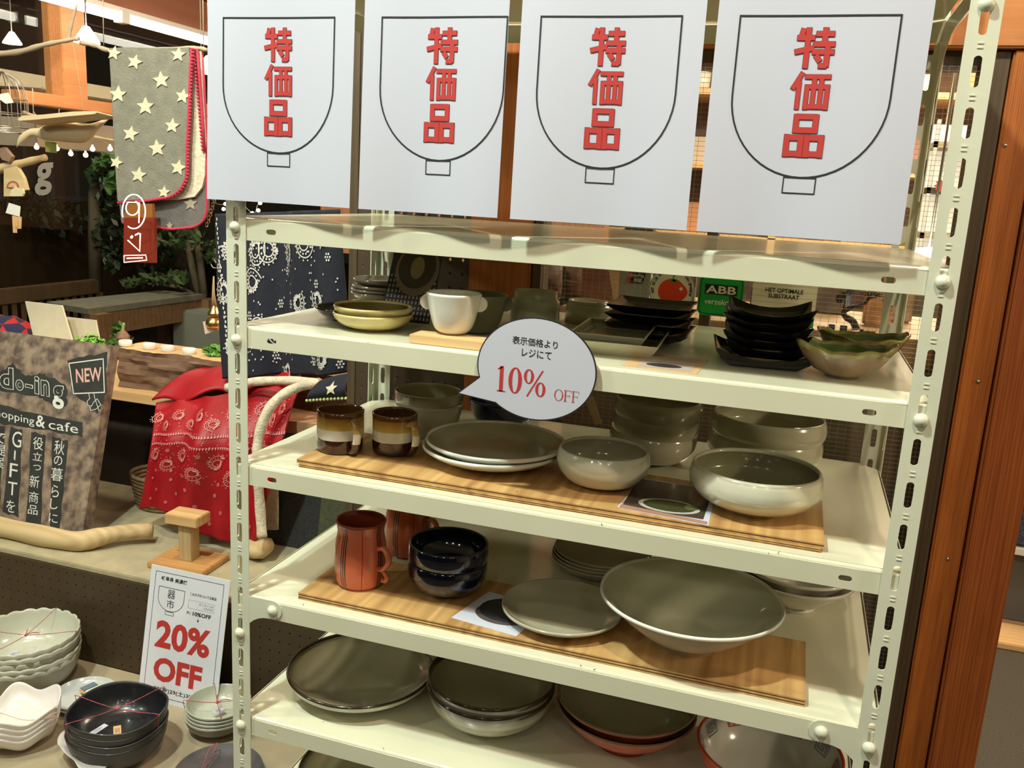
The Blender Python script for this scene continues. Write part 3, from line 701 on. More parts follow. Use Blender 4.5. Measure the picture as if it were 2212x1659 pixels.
# ------------------------------------------------------------------ third shelf crockery
def mug(label, loc, r, h, m, mi_, ang, hm=None, grp=None, prof=None, hz=(.78, .10), hr=.019, name='mug', hw=.0042):
    t_ = thing(name, label, 'mug', loc, ang, grp)
    bowl('mug_body', None, None, None, r, h, prof or [(.93, 0), (.98, .06), (1, .3), (1, .7), (1, 1)], .0028, (.9, .001), m, mi_, mi_, parent=t_)
    z1_, z0_ = hz[0] * h, hz[1] * h
    pts = smoothpts([(r - .001, 0, z1_), (r + hr * .65, 0, z1_ + .004), (r + hr, 0, (z1_ + z0_) / 2 + .004), (r + hr * .55, 0, z0_ + .003), (r - .003, 0, z0_)], 6)
    bm = bmesh.new(); tube(bm, pts, hw, 10)
    for v in bm.verts: v.co.y *= 1.5
    from_bm('handle', bm, hm or m, t_, True)
    return t_
mm = zramp('banded_mug_glaze', [(0, (.03, .008, .005)), (.022, (.04, .010, .006)), (.0225, (.68, .66, .56)), (.0365, (.70, .68, .56)), (.038, (.50, .38, .10)), (.047, (.40, .24, .05)), (.058, (.20, .09, .02)), (.062, (.12, .05, .012))], .12, .8, .002)
mb = mat('brown_inside_glaze', (.11, .045, .012), .15, coat=.9)
mug('brown, mustard and white banded mug, left one, light side lit', (.125, .094, B3), .0345, .061, mm, mb, -.62, grp='banded stoneware mugs')
mug('brown, mustard and white banded mug, right one, in shade', (.200, .121, B3), .0335, .060, mm, mb, -.50, grp='banded stoneware mugs')
bb = bowl('large_bowl', 'grey glazed deep bowl, lower of the two behind the mugs', 'bowl', (.197, .255, Z3), .0550, .060, HEMI, .003, (.42, .006), M_grayglaze, group='grey deep bowls behind the mugs')
c = bb.copy(); COL.objects.link(c); c.location = (.196, .255, Z3 + .018); c['label'] = 'grey glazed deep bowl, upper of the two behind the mugs'
nb = bowl('blue_bowl', 'dark navy blue bowl behind the tail of the speech bubble', 'bowl', (.286, .375, Z3), .060, .050, HEMI, .004, (.5, .005), mat('blue_glaze', (.008, .014, .07), .12, coat=1.0))
pp = bowl('round_platter', 'grey platter with white edge, lower of the two on the plywood', 'plate', (.346, .146, B3), .103, .021, PLATE, .004, (.55, .006), M_white_gl, M_grayglaze, M_white_gl, 'grey platters on the third shelf')
c = pp.copy(); COL.objects.link(c); c.location = (.350, .149, B3 + .0085); c['label'] = 'grey platter with white edge, upper of the two on the plywood'
MID = [(.5, 0), (.78, .06), (.98, .35), (1.05, .62), (1.04, .85), (1.0, 1)]
bowl('round_bowl', 'glossy pale grey round bowl at the middle of the third shelf', 'bowl', (.516, .120, B3), .061, .050, MID, .004, (.42, .004), M_celadon_l, M_grayglaze, M_celadon_l)
s3 = bowl('round_bowl', 'grey round bowl, bottom of the stack of three', 'bowl', (.556, .300, Z3), .0645, .052, MID, .004, (.42, .006), M_grayglaze, group='grey round bowls in a stack of three')
for k in (1, 2):
    c = s3.copy(); COL.objects.link(c); c.location = (.556 + .002 * k, .300, Z3 + .0245 * k + .0005); c['label'] = 'grey round bowl, %s of the stack of three' % ('middle' if k == 1 else 'top')
l2 = bowl('wide_round_bowl', 'pale grey wide bowl, lower of the two at the back right', 'bowl', (.722, .345, Z3), .083, .056, INCURVE, .005, (.5, .008), M_celadon, M_grayglaze, M_celadon, 'wide grey bowls at the back')
c = l2.copy(); COL.objects.link(c); c.location = (.724, .343, Z3 + .031); c['label'] = 'pale grey wide bowl, upper of the two at the back right'
bowl('wide_round_bowl', 'cream-sided wide bowl at the front right end of the plywood', 'bowl', (.719, .117, B3), .0815, .056, INCURVE, .005, (.5, .008), M_celadon_l, mat('moss_glaze', (.23, .22, .12), .16, coat=.9, var=.1, scale=10), M_celadon)
flatcard('photo_print', 'glossy photo print of a plate lying on the third-shelf plywood', [(.555, .036), (.672, .022), (.668, .17), (.566, .17)], Z3 + .0121,
         [('picture', [R2(.560, .040, .664, .165)], mat('print_brown', (.07, .05, .035), .15), .0002), ('table_stripe', [[(.558, .036), (.67, .024), (.67, .034), (.558, .048)]], mat('print_pink', (.42, .22, .16), .3), .0004),
          ('pictured_plate', [ell(.617, .068, .040, .026)], mat('print_white2', (.5, .48, .42), .2), .0006), ('pictured_salad', [ell(.617, .069, .034, .021)], mat('print_green', (.05, .055, .02), .2), .0008),
          ('pictured_leaf', [ell(.645, .075, .009, .010)], mat('print_leaf', (.12, .16, .05), .3), .001)])

# ------------------------------------------------------------------ fourth shelf crockery
m_, nt, b = nmat('coral_striped_glaze'); N = nt.nodes
tc = N.new('ShaderNodeTexCoord'); sp = N.new('ShaderNodeSeparateXYZ'); L(nt, tc.outputs['Object'], sp.inputs[0])
at = N.new('ShaderNodeMath'); at.operation = 'ARCTAN2'; L(nt, sp.outputs[1], at.inputs[0]); L(nt, sp.outputs[0], at.inputs[1])
nz = N.new('ShaderNodeTexNoise'); nz.inputs['Scale'].default_value = 30; L(nt, tc.outputs['Object'], nz.inputs[0])
sc_ = N.new('ShaderNodeMath'); sc_.operation = 'MULTIPLY_ADD'; sc_.inputs[1].default_value = 8 / (2 * PI); sc_.inputs[2].default_value = 8.35; L(nt, at.outputs[0], sc_.inputs[0])
ad = N.new('ShaderNodeMath'); ad.operation = 'MULTIPLY_ADD'; ad.inputs[1].default_value = .05; L(nt, nz.outputs[0], ad.inputs[0]); L(nt, sc_.outputs[0], ad.inputs[2])
hf = N.new('ShaderNodeMath'); hf.operation = 'MULTIPLY'; hf.inputs[1].default_value = .5; L(nt, ad.outputs[0], hf.inputs[0])
fr = N.new('ShaderNodeMath'); fr.operation = 'FRACT'; L(nt, hf.outputs[0], fr.inputs[0])
r = N.new('ShaderNodeValToRGB'); L(nt, fr.outputs[0], r.inputs[0]); cr = r.color_ramp; cr.interpolation = 'CONSTANT'
coral = (.62, .15, .07); dk = (.06, .035, .035); rd = (.38, .02, .01)
stops = [(0, coral), (.17, dk), (.205, coral), (.235, dk), (.27, coral), (.30, dk), (.335, coral), (.74, rd), (.765, coral)]
while len(cr.elements) < len(stops): cr.elements.new(.5)
for e, (p_, c_) in zip(cr.elements, stops): e.position = p_; e.color = (*c_, 1)
L(nt, r.outputs[0], b.inputs['Base Color']); b.inputs['Roughness'].default_value = .3; b.inputs['Coat Weight'].default_value = .5
M_coral = m_
M_coral_in = mat('dark_coral_inside', (.26, .04, .018), .25, coat=.6); M_coral_p = mat('coral_glaze', coral, .3, coat=.5)
def jug(label, loc, ang):
    t_ = mug(label, loc, .036, .101, M_coral, M_coral_in, ang, M_coral_p, 'coral striped mugs', [(.84, 0), (.99, .06), (1.08, .3), (1.05, .62), (.96, .82), (1.0, .93), (1.05, 1)], (.64, .34), .024, 'striped_mug', .0036)
    tubeobj('handle_curl', smoothpts([(.0405, 0, .036), (.049, .001, .032), (.055, .002, .024), (.051, .002, .018), (.046, 0, .020)]), .0032, M_coral_p, t_)
    return t_
jug('coral mug with dark vertical stripes, front one', (.165, .088, B4), -.35)
jug('coral mug with dark vertical stripes, behind the other under the shelf', (.172, .245, Z4 + .0002), -.25)
n1 = bowl('navy_bowl', 'glossy navy-black bowl, lower of the two by the coral mug', 'bowl', (.294, .119, B4), .060, .050, [(.5, 0), (.8, .12), (.97, .45), (1.0, .75), (.98, 1)], .004, (.48, .006), M_navy_gl, group='navy-black bowls')
c = n1.copy(); COL.objects.link(c); c.location = (.2945, .119, B4 + .0275); c['label'] = 'glossy navy-black bowl, upper of the two by the coral mug'
def ovalw(fx, fy, ang=0):
    def wf(x, y, z, a): return x * fx, y * fy, z
    return wf
bowl('oval_plate', 'flat grey plate with a pale lip in front of the wide bowl', 'plate', (.477, .103, B4), .0865, .0175, PLATE, .0035, (.5, .004), M_white_gl, M_grayglaze, M_grayglaze)
sb = bowl('shallow_dish', 'grey oval dish, bottom of the pile behind the flat plate', 'dish', (.486, .315, Z4), .080, .022, SHAL, .0025, (.55, .004), M_grayglaze, group='grey dishes at the back of the fourth shelf')
for k, lbl in enumerate(('grey oval dish, second from the bottom of the pile', 'grey oval dish, third from the bottom of the pile', 'grey oval dish on top of the pile behind the flat plate')):
    c = sb.copy(); COL.objects.link(c); c.location = (.486 + .002 * k, .315, Z4 + .0055 * (k + 1)); c['label'] = lbl
bowl('large_flared_bowl', 'very wide flared bowl, grey inside and pinkish white outside', 'bowl', (.654, .106, B4), .1235, .068, FLARE, .004, (.33, .008), mat('pinkish_white_glaze', (.62, .53, .42), .25, coat=.5, var=.05, scale=8), mat('sage_glaze', (.50, .49, .35), .16, coat=.9, var=.05, scale=8), M_white_gl, seg=96)
wb = bowl('white_bowl', 'white flared bowl, lower of the two at the back right corner', 'bowl', (.793, .318, Z4), .086, .048, FLARE, .004, (.4, .005), M_white_gl, M_white_gl, M_white_gl, 'white flared bowls at the back')
c = wb.copy(); COL.objects.link(c); c.location = (.793, .320, Z4 + .014); c['label'] = 'white flared bowl with dark inside edge, upper of the two at the back'
flatcard('photo_print', 'white photo print of a dark dish beside the navy bowls', [(.333, .040), (.434, .026), (.452, .125), (.354, .140)], Z4 + .0103,
         [('pictured_dish', [ell(.398, .093, .040, .036)], mat('print_slate', (.025, .03, .035), .3), .0002), ('pictured_shadow', [ell(.398, .080, .042, .032)], mat('print_mauve', (.10, .075, .08), .3), .0001), ('pictured_food', [ell(.425, .105, .010, .008)], mat('print_ochre', (.20, .11, .03), .3), .0004)])

# ------------------------------------------------------------------ fifth and sixth shelf crockery
M_rimdark = mat('dark_rim_glaze', (.035, .022, .012), .15, coat=.9)
M_gr2 = mat('moss_grey_glaze', (.31, .28, .17), .18, var=.10, scale=9, coat=.8)
BP = [(.5, 0), (.8, .25), (.95, .6), (.99, .85), (1, 1)]
bp_ = bowl('large_plate', 'large grey plate with dark brown rim, front left of the fifth shelf', 'plate', (.143, .140, Z5), .1175, .035, BP, .0045, (.42, .008), M_celadon, M_gr2, M_rimdark, seg=96, rb=6)
c = bp_.copy(); COL.objects.link(c); c.location = (.148, .165, Z6); c['label'] = 'large grey plate with dark brown rim, on the lowest shelf in view'
STR = zramp('streaked_bowl_glaze', [(0, (.22, .19, .12)), (.012, (.40, .40, .30)), (.026, (.45, .44, .34)), (.034, (.28, .22, .14)), (.040, (.48, .47, .37)), (.050, (.30, .28, .20)), (.06, (.12, .08, .04))], .2, .7, .004)
ba = bowl('deep_bowl', 'streaked grey deep bowl, lower of the two on the fifth shelf', 'bowl', (.364, .144, Z5), .099, .058, HEMI, .004, (.42, .006), STR, M_gr2, M_rimdark, 'streaked deep bowls', seg=80, rb=4)
c = ba.copy(); COL.objects.link(c); c.location = (.364, .146, Z5 + .0135); c['label'] = 'streaked grey deep bowl, upper of the two on the fifth shelf'
M_redout = mat('vermilion_lacquer', (.45, .045, .012), .3, coat=.5)
REDP = [(.40, 0), (.62, .2), (.82, .55), (.94, .85), (1, 1)]
def red_in(q):
    T = [(0, .0115), (.036, .0125), (.0600, .0225), (.0800, .0395), (.0945, .0530)]
    for (r0_, z0_), (r1_, z1_) in zip(T, T[1:]):
        if q <= r1_: return z0_ + (z1_ - z0_) * (q - r0_) / (r1_ - r0_)
    return T[-1][1]
ra = bowl('red_bowl', 'vermilion bowl with pale inside, lower of the two on the fifth shelf', 'bowl', (.572, .167, Z5), .1045, .058, REDP, .0035, (.42, .010), M_redout, M_gr2, mat('brown_rim', (.25, .12, .07), .3), 'vermilion bowls', seg=80)
rb = dup(ra, (.571, .169, Z5 + .0135), label='vermilion bowl with a flower print inside, upper of the two')
fl = []
for k in range(26):
    a = random.uniform(0, 2 * PI); q = random.uniform(.002, .015); fl.append(ell(.0 + q * 1.4 * math.cos(a), q * math.sin(a), random.uniform(.001, .004), random.uniform(.001, .003), 7))
_o = put2d('flower_print', [], lambda x, y: (x, y, 0), M_dark_wood, rb); bpy.data.objects.remove(_o)
put2d('flower_print', fl, lambda x, y: (x + .012, y - .048, red_in(math.hypot(x + .012, y - .048)) + .0012), mat('flower_ink', (.09, .055, .035), .5), rb)
RM = [(.42, 0), (.72, .2), (.9, .55), (.97, .85), (1, 1)]
rm = thing('ramen_bowl', 'pale bowl with red and blue key-pattern rim at the right end', 'bowl', (.780, .125, Z5))
bowl('bowl_body', None, None, None, .099, .070, RM, .004, (.4, .010), M_redout, mat('pale_grey_inside', (.50, .48, .42), .15, coat=.9), M_redout, parent=rm, seg=96)
def inwall(a, e):  # point on the inside wall below the rim by e metres
    rr = .0940 - e * .36; return Vector((rr * math.cos(a), rr * math.sin(a), .0690 - e))
M_blueink = mat('blue_glaze_ink', (.10, .12, .20), .4); M_redink2 = mat('red_glaze_ink', (.33, .05, .03), .4)
for k in range(12):
    a0 = 2 * PI * k / 12 + .1; pol = []
    if k % 2 == 0:
        pol = seg_strokes([(-.010, .006), (.010, .006), (.010, .022), (-.010, .022)], .0016, True) + stroke([(0, .006), (0, .022)], .0016) + stroke([(-.010, .014), (.010, .014)], .0016)
        for cx_ in (-.005, .005):
            for ce_ in (.010, .018): pol += seg_strokes([(cx_ - .0025, ce_ - .002), (cx_ + .0025, ce_ - .002), (cx_ + .0025, ce_ + .0015), (cx_ - .0025, ce_ + .0015)], .001)
        put2d('key_motif', pol, lambda x, e: inwall(a0 + x / .088, e), M_redink2, rm)
    else:
        pol = seg_strokes([(-.012, .006), (.012, .006), (.012, .022), (-.012, .022)], .0012, True) + seg_strokes([(-.008, .018), (-.008, .010), (.008, .010), (.008, .018), (-.003, .018), (-.003, .014), (.004, .014)], .0014)
        put2d('key_motif', pol, lambda x, e: inwall(a0 + x / .088, e), M_blueink, rm)
bowl('dark_bowl', 'small dark bowl on the lowest shelf in view below the red bowls', 'bowl', (.655, .06, Z6), .055, .055, HEMI, .004, (.45, .006), M_black_mat)
bowl('deep_bowl', 'grey bowl on the lowest shelf in view, left of the dark one', 'bowl', (.43, .17, Z6), .095, .060, HEMI, .004, (.42, .006), STR, M_gr2, M_rimdark)

# ------------------------------------------------------------------ window stickers
SY = WY + .0158
def sticker(name, label, cx, cz): return thing(name, label, 'sticker', (cx, SY, cz))
def smap(c, dy): return lambda x, z: (x - c[0], -dy, z - c[1])
def rrect(x0, z0, x1, z1, rr, n=6):
    out = []
    for (cx, cz, a0) in ((x1 - rr, z1 - rr, 0), (x0 + rr, z1 - rr, PI / 2), (x0 + rr, z0 + rr, PI), (x1 - rr, z0 + rr, 1.5 * PI)):
        out += [(cx + rr * math.cos(a0 + PI / 2 * k / n), cz + rr * math.sin(a0 + PI / 2 * k / n)) for k in range(n + 1)]
    return out
M_st_green = mat('sticker_green', (.010, .42, .06), .4); M_st_cream = mat('sticker_cream', (.88, .85, .68), .5); M_tomato = mat('tomato_red', (.85, .07, .015), .4)
c0 = (.535, 1.160)
s_ = sticker('tomato_sticker', 'round cream sticker with a red tomato and Dutch lettering', *c0); R_ = .0395
put2d('disc', [ell(c0[0], c0[1], R_, R_)], smap(c0, .0002), M_st_cream, s_)
put2d('rim', stroke(ell(c0[0], c0[1], R_ - .001, R_ - .001), .0007, True), smap(c0, .0004), M_ink, s_)
tom = [(c0[0] + .0255 * math.cos(a) * (1 + .05 * math.cos(3 * a)) + .001, c0[1] - .003 + .0205 * math.sin(a) * (1 - .10 * math.cos(2 * a))) for a in [2 * PI * k / 40 for k in range(40)]]
put2d('tomato', [tom], smap(c0, .0004), M_tomato, s_)
put2d('highlight', [ell(c0[0] + .016, c0[1] + .003, .003, .003, 12)], smap(c0, .0007), M_st_cream, s_)
lf = []
for a in (-2.9, -2.3, -1.8, -1.3, -.8, -.25): lf.append([(c0[0] + .003 + .002 * math.cos(a + 1.5), c0[1] + .017 + .002 * math.sin(a + 1.5)), (c0[0] + .003 + .011 * math.cos(a), c0[1] + .0175 + .007 * math.sin(a)), (c0[0] + .003 + .002 * math.cos(a - 1.5), c0[1] + .017 + .002 * math.sin(a - 1.5))])
lf += stroke([(c0[0] + .003, c0[1] + .016), (c0[0] + .001, c0[1] + .022), (c0[0] + .004, c0[1] + .026)], .0022)
put2d('leaf_crown', lf, smap(c0, .0009), mat('sticker_leaf', (.12, .32, .06), .4), s_)
TX = 'WAT IS DE SNELSTE MANIER VAN SPAREN?'; al = []
for i, ch in enumerate(TX):
    if ch == ' ': continue
    an = math.radians(192 - i * 204 / (len(TX) - 1)); pol = textpolys(ch, (-.0021, 0, .0021, .0052) if ch not in 'I' else (-.0007, 0, .0007, .0052), .02)
    tx, tz = math.sin(an), -math.cos(an)
    for q in pol: al.append([(c0[0] + (.0305 + y) * math.cos(an) + x * tx, c0[1] + (.0305 + y) * math.sin(an) + x * tz) for x, y in q])
put2d('lettering', al, smap(c0, .0006), M_ink, s_)
c0 = (.619, 1.157)
s_ = sticker('insurance_sticker', 'green rounded sticker with a black name bar on the window', *c0); s_.name = 'green_insurance_sticker'
put2d('ground', [rrect(c0[0] - .0375, c0[1] - .0355, c0[0] + .0375, c0[1] + .034, .010)], smap(c0, .0002), M_st_green, s_)
put2d('border', stroke(rrect(c0[0] - .0345, c0[1] - .0325, c0[0] + .0345, c0[1] + .031, .009), .0014, True), smap(c0, .0004), M_ink, s_)
put2d('name_bar', [R2(c0[0] - .0275, c0[1] + .0015, c0[0] + .0270, c0[1] + .0185)], smap(c0, .0006), M_ink, s_)
put2d('lettering', textpolys('ABB', (c0[0] - .0255, c0[1] + .0035, c0[0] + .0250, c0[1] + .0165), .022) + textpolys('verzekert', (c0[0] - .0265, c0[1] - .0155, c0[0] + .0245, c0[1] - .0060), .016), smap(c0, .0008), M_st_cream, s_)
c0 = (.722, 1.150)
s_ = sticker('substrate_sticker', 'white ruled sticker reading HET OPTIMALE SUBSTRAAT with a green foot', *c0)
x0, x1 = .6705, .7745
put2d('ground', [R2(x0, c0[1] - .015, x1, c0[1] + .040)], smap(c0, .0002), M_st_cream, s_)
put2d('foot_band', [R2(x0, c0[1] - .034, x1, c0[1] - .015)], smap(c0, .0002), M_st_green, s_)
rl = []
for k in range(5): rl += stroke([(x0, c0[1] + .033 - k * .0098), (x1, c0[1] + .033 - k * .0098)], .0004)
put2d('ruled_lines', rl, smap(c0, .0004), mat('rule_grey', (.3, .28, .2), .5), s_)
put2d('lettering', textpolys('HET OPTIMALE', (.6915, c0[1] + .0205, .7525, c0[1] + .0280), .016) + textpolys('SUBSTRAAT', (.697, c0[1] + .0110, .747, c0[1] + .0185), .016), smap(c0, .0006), M_ink, s_)
put2d('foot_lettering', textpolys('grodan', (.694, c0[1] - .031, .744, c0[1] - .0175), .02), smap(c0, .0006), M_st_cream, s_)

# ------------------------------------------------------------------ left: bundled bowls on the low ledge
ZL = .1602
def hang_tag(parent_loc, rz, w_, l_, m=M_paper, label=None, name='price_tag'):
    t_ = thing(name, label, 'tag', parent_loc, rz)
    bm = bmesh.new(); prism(bm, [(-w_ / 2, 0, 0), (w_ / 2, 0, 0), (w_ / 2, l_, 0), (-w_ / 2, l_, 0)], (0, 0, .0004)); from_bm('card', bm, m, t_)
    tx = []
    for k in range(4): tx += stroke([(-w_ * .25 + w_ * .17 * k, l_ * .25), (-w_ * .25 + w_ * .17 * k, l_ * random.uniform(.6, .8))], w_ * .05)
    put2d('print', tx, lambda x, y: (x, y, .0006), M_ink, t_)
    return t_
def stack_string(label, cx, cy, r, ztop, zbot, angs, sag=.004, k=1.02, sq=1.0):
    """parcel string over the top of a stack, knotted in the middle"""
    t_ = thing('parcel_string', label, 'string', (cx, cy, ztop))
    for a in angs:
        d = Vector((math.cos(a), math.sin(a) * sq, 0)); pts = []
        for s in (-1, 1):
            seg = [d * (s * r * .02) + Vector((0, 0, -sag)), d * (s * r * .5) + Vector((0, 0, -sag * .5)), d * (s * r * 1.0) + Vector((0, 0, .0028)), d * (s * r * k) + Vector((0, 0, -.006)), d * (s * r * (k - .10)) + Vector((0, 0, (zbot - ztop) * .55)), d * (s * r * (k - .34)) + Vector((0, 0, (zbot - ztop) * .85))]
            tubeobj('strand', smoothpts(seg, 4), .0007, M_string, t_, 6)
    lathe('knot', [(0, .003), (.003, .002), (.0035, 0), (.0025, -.002), (0, -.003)], M_string, t_, 10, (0, 0, -sag))
    for a in (.7, 2.2): tubeobj('string_end', smoothpts([(0, 0, -sag), (.012 * math.cos(a), .012 * math.sin(a), .004 - sag), (.026 * math.cos(a), .026 * math.sin(a), -sag + .002)], 4), .0009, M_string, t_, 6)
    return t_
def scal(n, amp, za, r):
    def wf(x, y, z, a):
        e = (math.hypot(x, y) / r) ** 7
        c = abs(math.cos(n * a / 2)) ** .7
        return x * (1 + amp * e * c), y * (1 + amp * e * c), z + za * e * c
    return wf
M_scal = mat('pale_celadon_scallop', (.48, .49, .39), .22, var=.04, scale=12, coat=.6)
NM5 = ['bottom', 'second from the bottom', 'middle', 'second from the top', 'top']
b0 = bowl('scalloped_bowl', 'large pale celadon scalloped bowl, bottom of the far-left tied stack', 'bowl', (-.800, .365, ZL), .108, .082, HEMI, .004, (.42, .010), mat('taupe_outside', (.27, .25, .18), .4, var=.06), M_scal, M_scal, 'scalloped bowls in a tied stack', scal(22, .022, .005, .108), 120)
for k in range(1, 5):
    c = b0.copy(); COL.objects.link(c); c.location = (-.800 + random.uniform(-.002, .002), .365, ZL + .0125 * k); c.rotation_euler = (0, 0, random.uniform(0, .1)); c['label'] = 'pale celadon scalloped bowl, %s of the far-left tied stack' % NM5[k]
stack_string('red and white string tied around the scalloped celadon bowls', -.800, .365, .106, ZL + .136, ZL, (.35, 1.75), .010)
hang_tag((-.795, .315, ZL + .098), .4, .014, .030, M_paper, 'white tag lying inside the top scalloped bowl')
hang_tag((-.765, .330, ZL + .100), -.1, .012, .036, M_paper, 'narrow printed slip inside the top scalloped bowl', 'price_slip')
# white lobed dishes
def lobes(r):
    def wf(x, y, z, a):
        e = (math.hypot(x, y) / r) ** 2; c = math.cos(5 * a + .4)
        return x * (1 + .07 * e * c), y * (1 + .07 * e * c), z + .009 * e * c
    return wf
M_wpink = mat('white_porcelain', (.70, .66, .62), .25, coat=.7)
d0 = bowl('lobed_dish', 'white petal-shaped dish, bottom of the front stack at the far left', 'dish', (-.655, .205, ZL), .073, .046, SHAL, .0035, (.42, .010), M_wpink, None, None, 'white petal dishes in a stack', lobes(.073), 90)
for k in range(1, 4):
    c = d0.copy(); COL.objects.link(c); c.location = (-.655 + .002 * k, .205, ZL + .0125 * k); c.rotation_euler = (0, 0, .02 * k); c['label'] = 'white petal-shaped dish, %s of the front stack at the far left' % NM5[[0, 1, 3, 4][k]]
tagp(tubeobj('thin_string', smoothpts([PZ(0, 1540, .245), PZ(60, 1556, .240), PZ(128, 1545, .243)], 5), .0006, M_kraft), 'thin string across the white petal dishes', 'string')
# small plates between
g0 = bowl('small_dish', 'small bluish white dish behind the black bowls, lower one', 'dish', (-.640, .358, ZL), .066, .018, SHAL, .003, (.5, .004), mat('bluish_white_glaze', (.55, .57, .54), .2, coat=.7), group='small bluish white dishes')
c = g0.copy(); COL.objects.link(c); c.location = (-.638, .358, ZL + .007); c['label'] = 'small bluish white dish behind the black bowls, upper one'
bk = thing('chopstick_rest_box', 'small blue and white boxed pieces tied on the bluish dish', 'box', (-.625, .372, ZL + .022), -.3)
box('slat', -.030, .030, -.018, .018, 0, .005, M_pine, bk, .001); box('blue_tile', -.028, -.010, -.016, .016, .005, .009, mat('slate_blue', (.14, .20, .24), .4), bk, .001)
box('white_tile', -.008, .012, -.016, .016, .005, .009, M_white_gl, bk, .001); box('blue_tile', .014, .030, -.016, .016, .005, .009, mat('slate_blue', (.14, .20, .24), .4), bk, .001)
# black bowls
def rough_round(seed, amp):
    def wf(x, y, z, a):
        return x * (1 + amp * math.sin(2 * a + seed)), y * (1 + amp * math.sin(3 * a + seed * 2)), z + .003 * math.sin(3 * a + seed) * (z / .06)
    return wf
k0 = bowl('black_bowl', 'matte black bowl, bottom of the tied stack on the low ledge', 'bowl', (-.443, .240, ZL), .094, .068, HEMI, .004, (.42, .008), M_black_mat, mat('black_inside', (.010, .011, .013), .3, coat=.4), M_black_mat, 'matte black bowls in a tied stack', rough_round(1, .015), 80)
for k in range(1, 4):
    c = k0.copy(); COL.objects.link(c); c.location = (-.443 + .002 * (k % 2), .240, ZL + .0135 * k); c.rotation_euler = (0, 0, .08 * k); c['label'] = 'matte black bowl, %s of the tied stack on the low ledge' % NM5[[0, 1, 3, 4][k]]
stack_string('red and white string crossed over the matte black bowls', -.443, .240, .094, ZL + .1115, ZL, (.05, 1.15), .006)
hang_tag((-.430, .225, ZL + .080), -2.4, .014, .034, M_kraft, 'brown and white tag tied to the black bowls')
hang_tag((-.465, .190, ZL + .072), -.1, .012, .040, M_paper, 'narrow slip lying inside the top black bowl', 'price_slip')
def tissue(name, label, cx, cy, r0, r1, z, a0, a1):
    def f(s, t):
        a = a0 + (a1 - a0) * s; rr = r0 + (r1 - r0) * t * (.75 + .25 * math.sin(4 * a)) + .001 * math.sin(17 * a + 2 * t)
        return (cx + rr * math.cos(a), cy + rr * math.sin(a), z + .010 * t + .003 * math.sin(13 * a) * t)
    return tagp(grid(name, 48, 4, f, mat('tissue_paper', (.52, .48, .43), .8), None, .0004), label, 'tissue')
tissue('tissue_paper', 'crumpled tissue paper sheet between the matte black bowls', -.443, .240, .078, .112, ZL + .036, 3.3, 5.2)
# cream bowls behind the left post
M_crm = mat('cream_crackle_glaze', (.50, .51, .40), .2, coat=.7, var=.04, scale=14)
c0_ = bowl('cream_bowl', 'cream bowl, bottom of the tied stack beside the left rack post', 'bowl', (-.320, .392, ZL), .067, .040, HEMI, .003, (.45, .006), mat('olive_brown_outside', (.12, .10, .05), .3, coat=.4), M_crm, M_crm, 'cream bowls in a tied stack')
for k in range(1, 4):
    c = c0_.copy(); COL.objects.link(c); c.location = (-.320 + .001 * k, .392, ZL + .0085 * k); c['label'] = 'cream bowl, %s of the tied stack beside the left rack post' % NM5[[0, 1, 3, 4][k]]
stack_string('red string crossed over the cream bowls', -.320, .392, .066, ZL + .0675, ZL, (.5, 2.3), .006)
hang_tag((-.318, .375, ZL + .048), -.4, .012, .024, M_paper, 'white tag inside the top cream bowl')
bowl('dark_plate', 'dark grey round plate by the foot of the left rack post', 'plate', (-.215, .250, ZL), .085, .020, PLATE, .004, (.55, .005), mat('charcoal_matte', (.075, .065, .065), .6, var=.15, scale=40))
tg = hang_tag((-.262, .222, ZL + .0215), -1.05, .011, .036, M_paper, 'white and gold tag tied to the dark plate')
tagp(tubeobj('looped_string', smoothpts([PZ(437, 1659, .185), PZ(452, 1620, .19), PZ(470, 1605, .20), PZ(455, 1640, .185), PZ(445, 1655, .182)], 6), .0009, M_string), 'looped string ends above the dark plate', 'string')

# 20% OFF card
A = PZ(279, 1503, .16 + .02); cb0 = Vector((-.555, .425, ZL)); 
cardt = thing('discount_card', 'laminated white card reading 20% OFF leaning on the pegboard', 'sign', cb0, -.0)
cw, chh, cl = .205, .300, .20
def cmap(off):
    def f(x, y): return (x, y * math.sin(cl) - off * math.cos(cl), y * math.cos(cl))
    return f
bm = bmesh.new(); prism(bm, [cmap(0)(*q) for q in R2(0, 0, cw, chh)], (0, .0012, 0)); from_bm('sheet', bm, mat('laminated_card', (.70, .70, .74), .35), cardt)
bl_ = seg_strokes([(.014, .012), (cw - .014, .012), (cw - .014, chh - .012), (.014, chh - .012)], .0010, True)
put2d('border_line', bl_, cmap(.0004), M_ink, cardt)
put2d('number', textpolys('20%', (.030, .120, .172, .182), .034), cmap(.0004), M_red, cardt)
put2d('off_text', textpolys('OFF', (.034, .046, .160, .100), .040), cmap(.0004), M_red, cardt)
put2d('heading', textpolys('岐阜県 美濃焼', (.030, .270, .098, .280), .02), cmap(.0004), M_ink, cardt)
bx_, by_ = .060, .256
ot = [(bx_ - .034, by_), (bx_ + .034, by_), (bx_ + .034, by_ - .018)] + [(bx_ + .034 * math.cos(a), by_ - .022 - .030 * math.sin(a)) for a in [PI * k / 16 for k in range(17)]] + [(bx_ - .034, by_ - .018)]
put2d('bowl_outline', seg_strokes(ot, .0011, True) + seg_strokes([(bx_ - .011, .203), (bx_ + .011, .203), (bx_ + .011, .196), (bx_ - .011, .196)], .0010, True), cmap(.0004), M_ink, cardt)
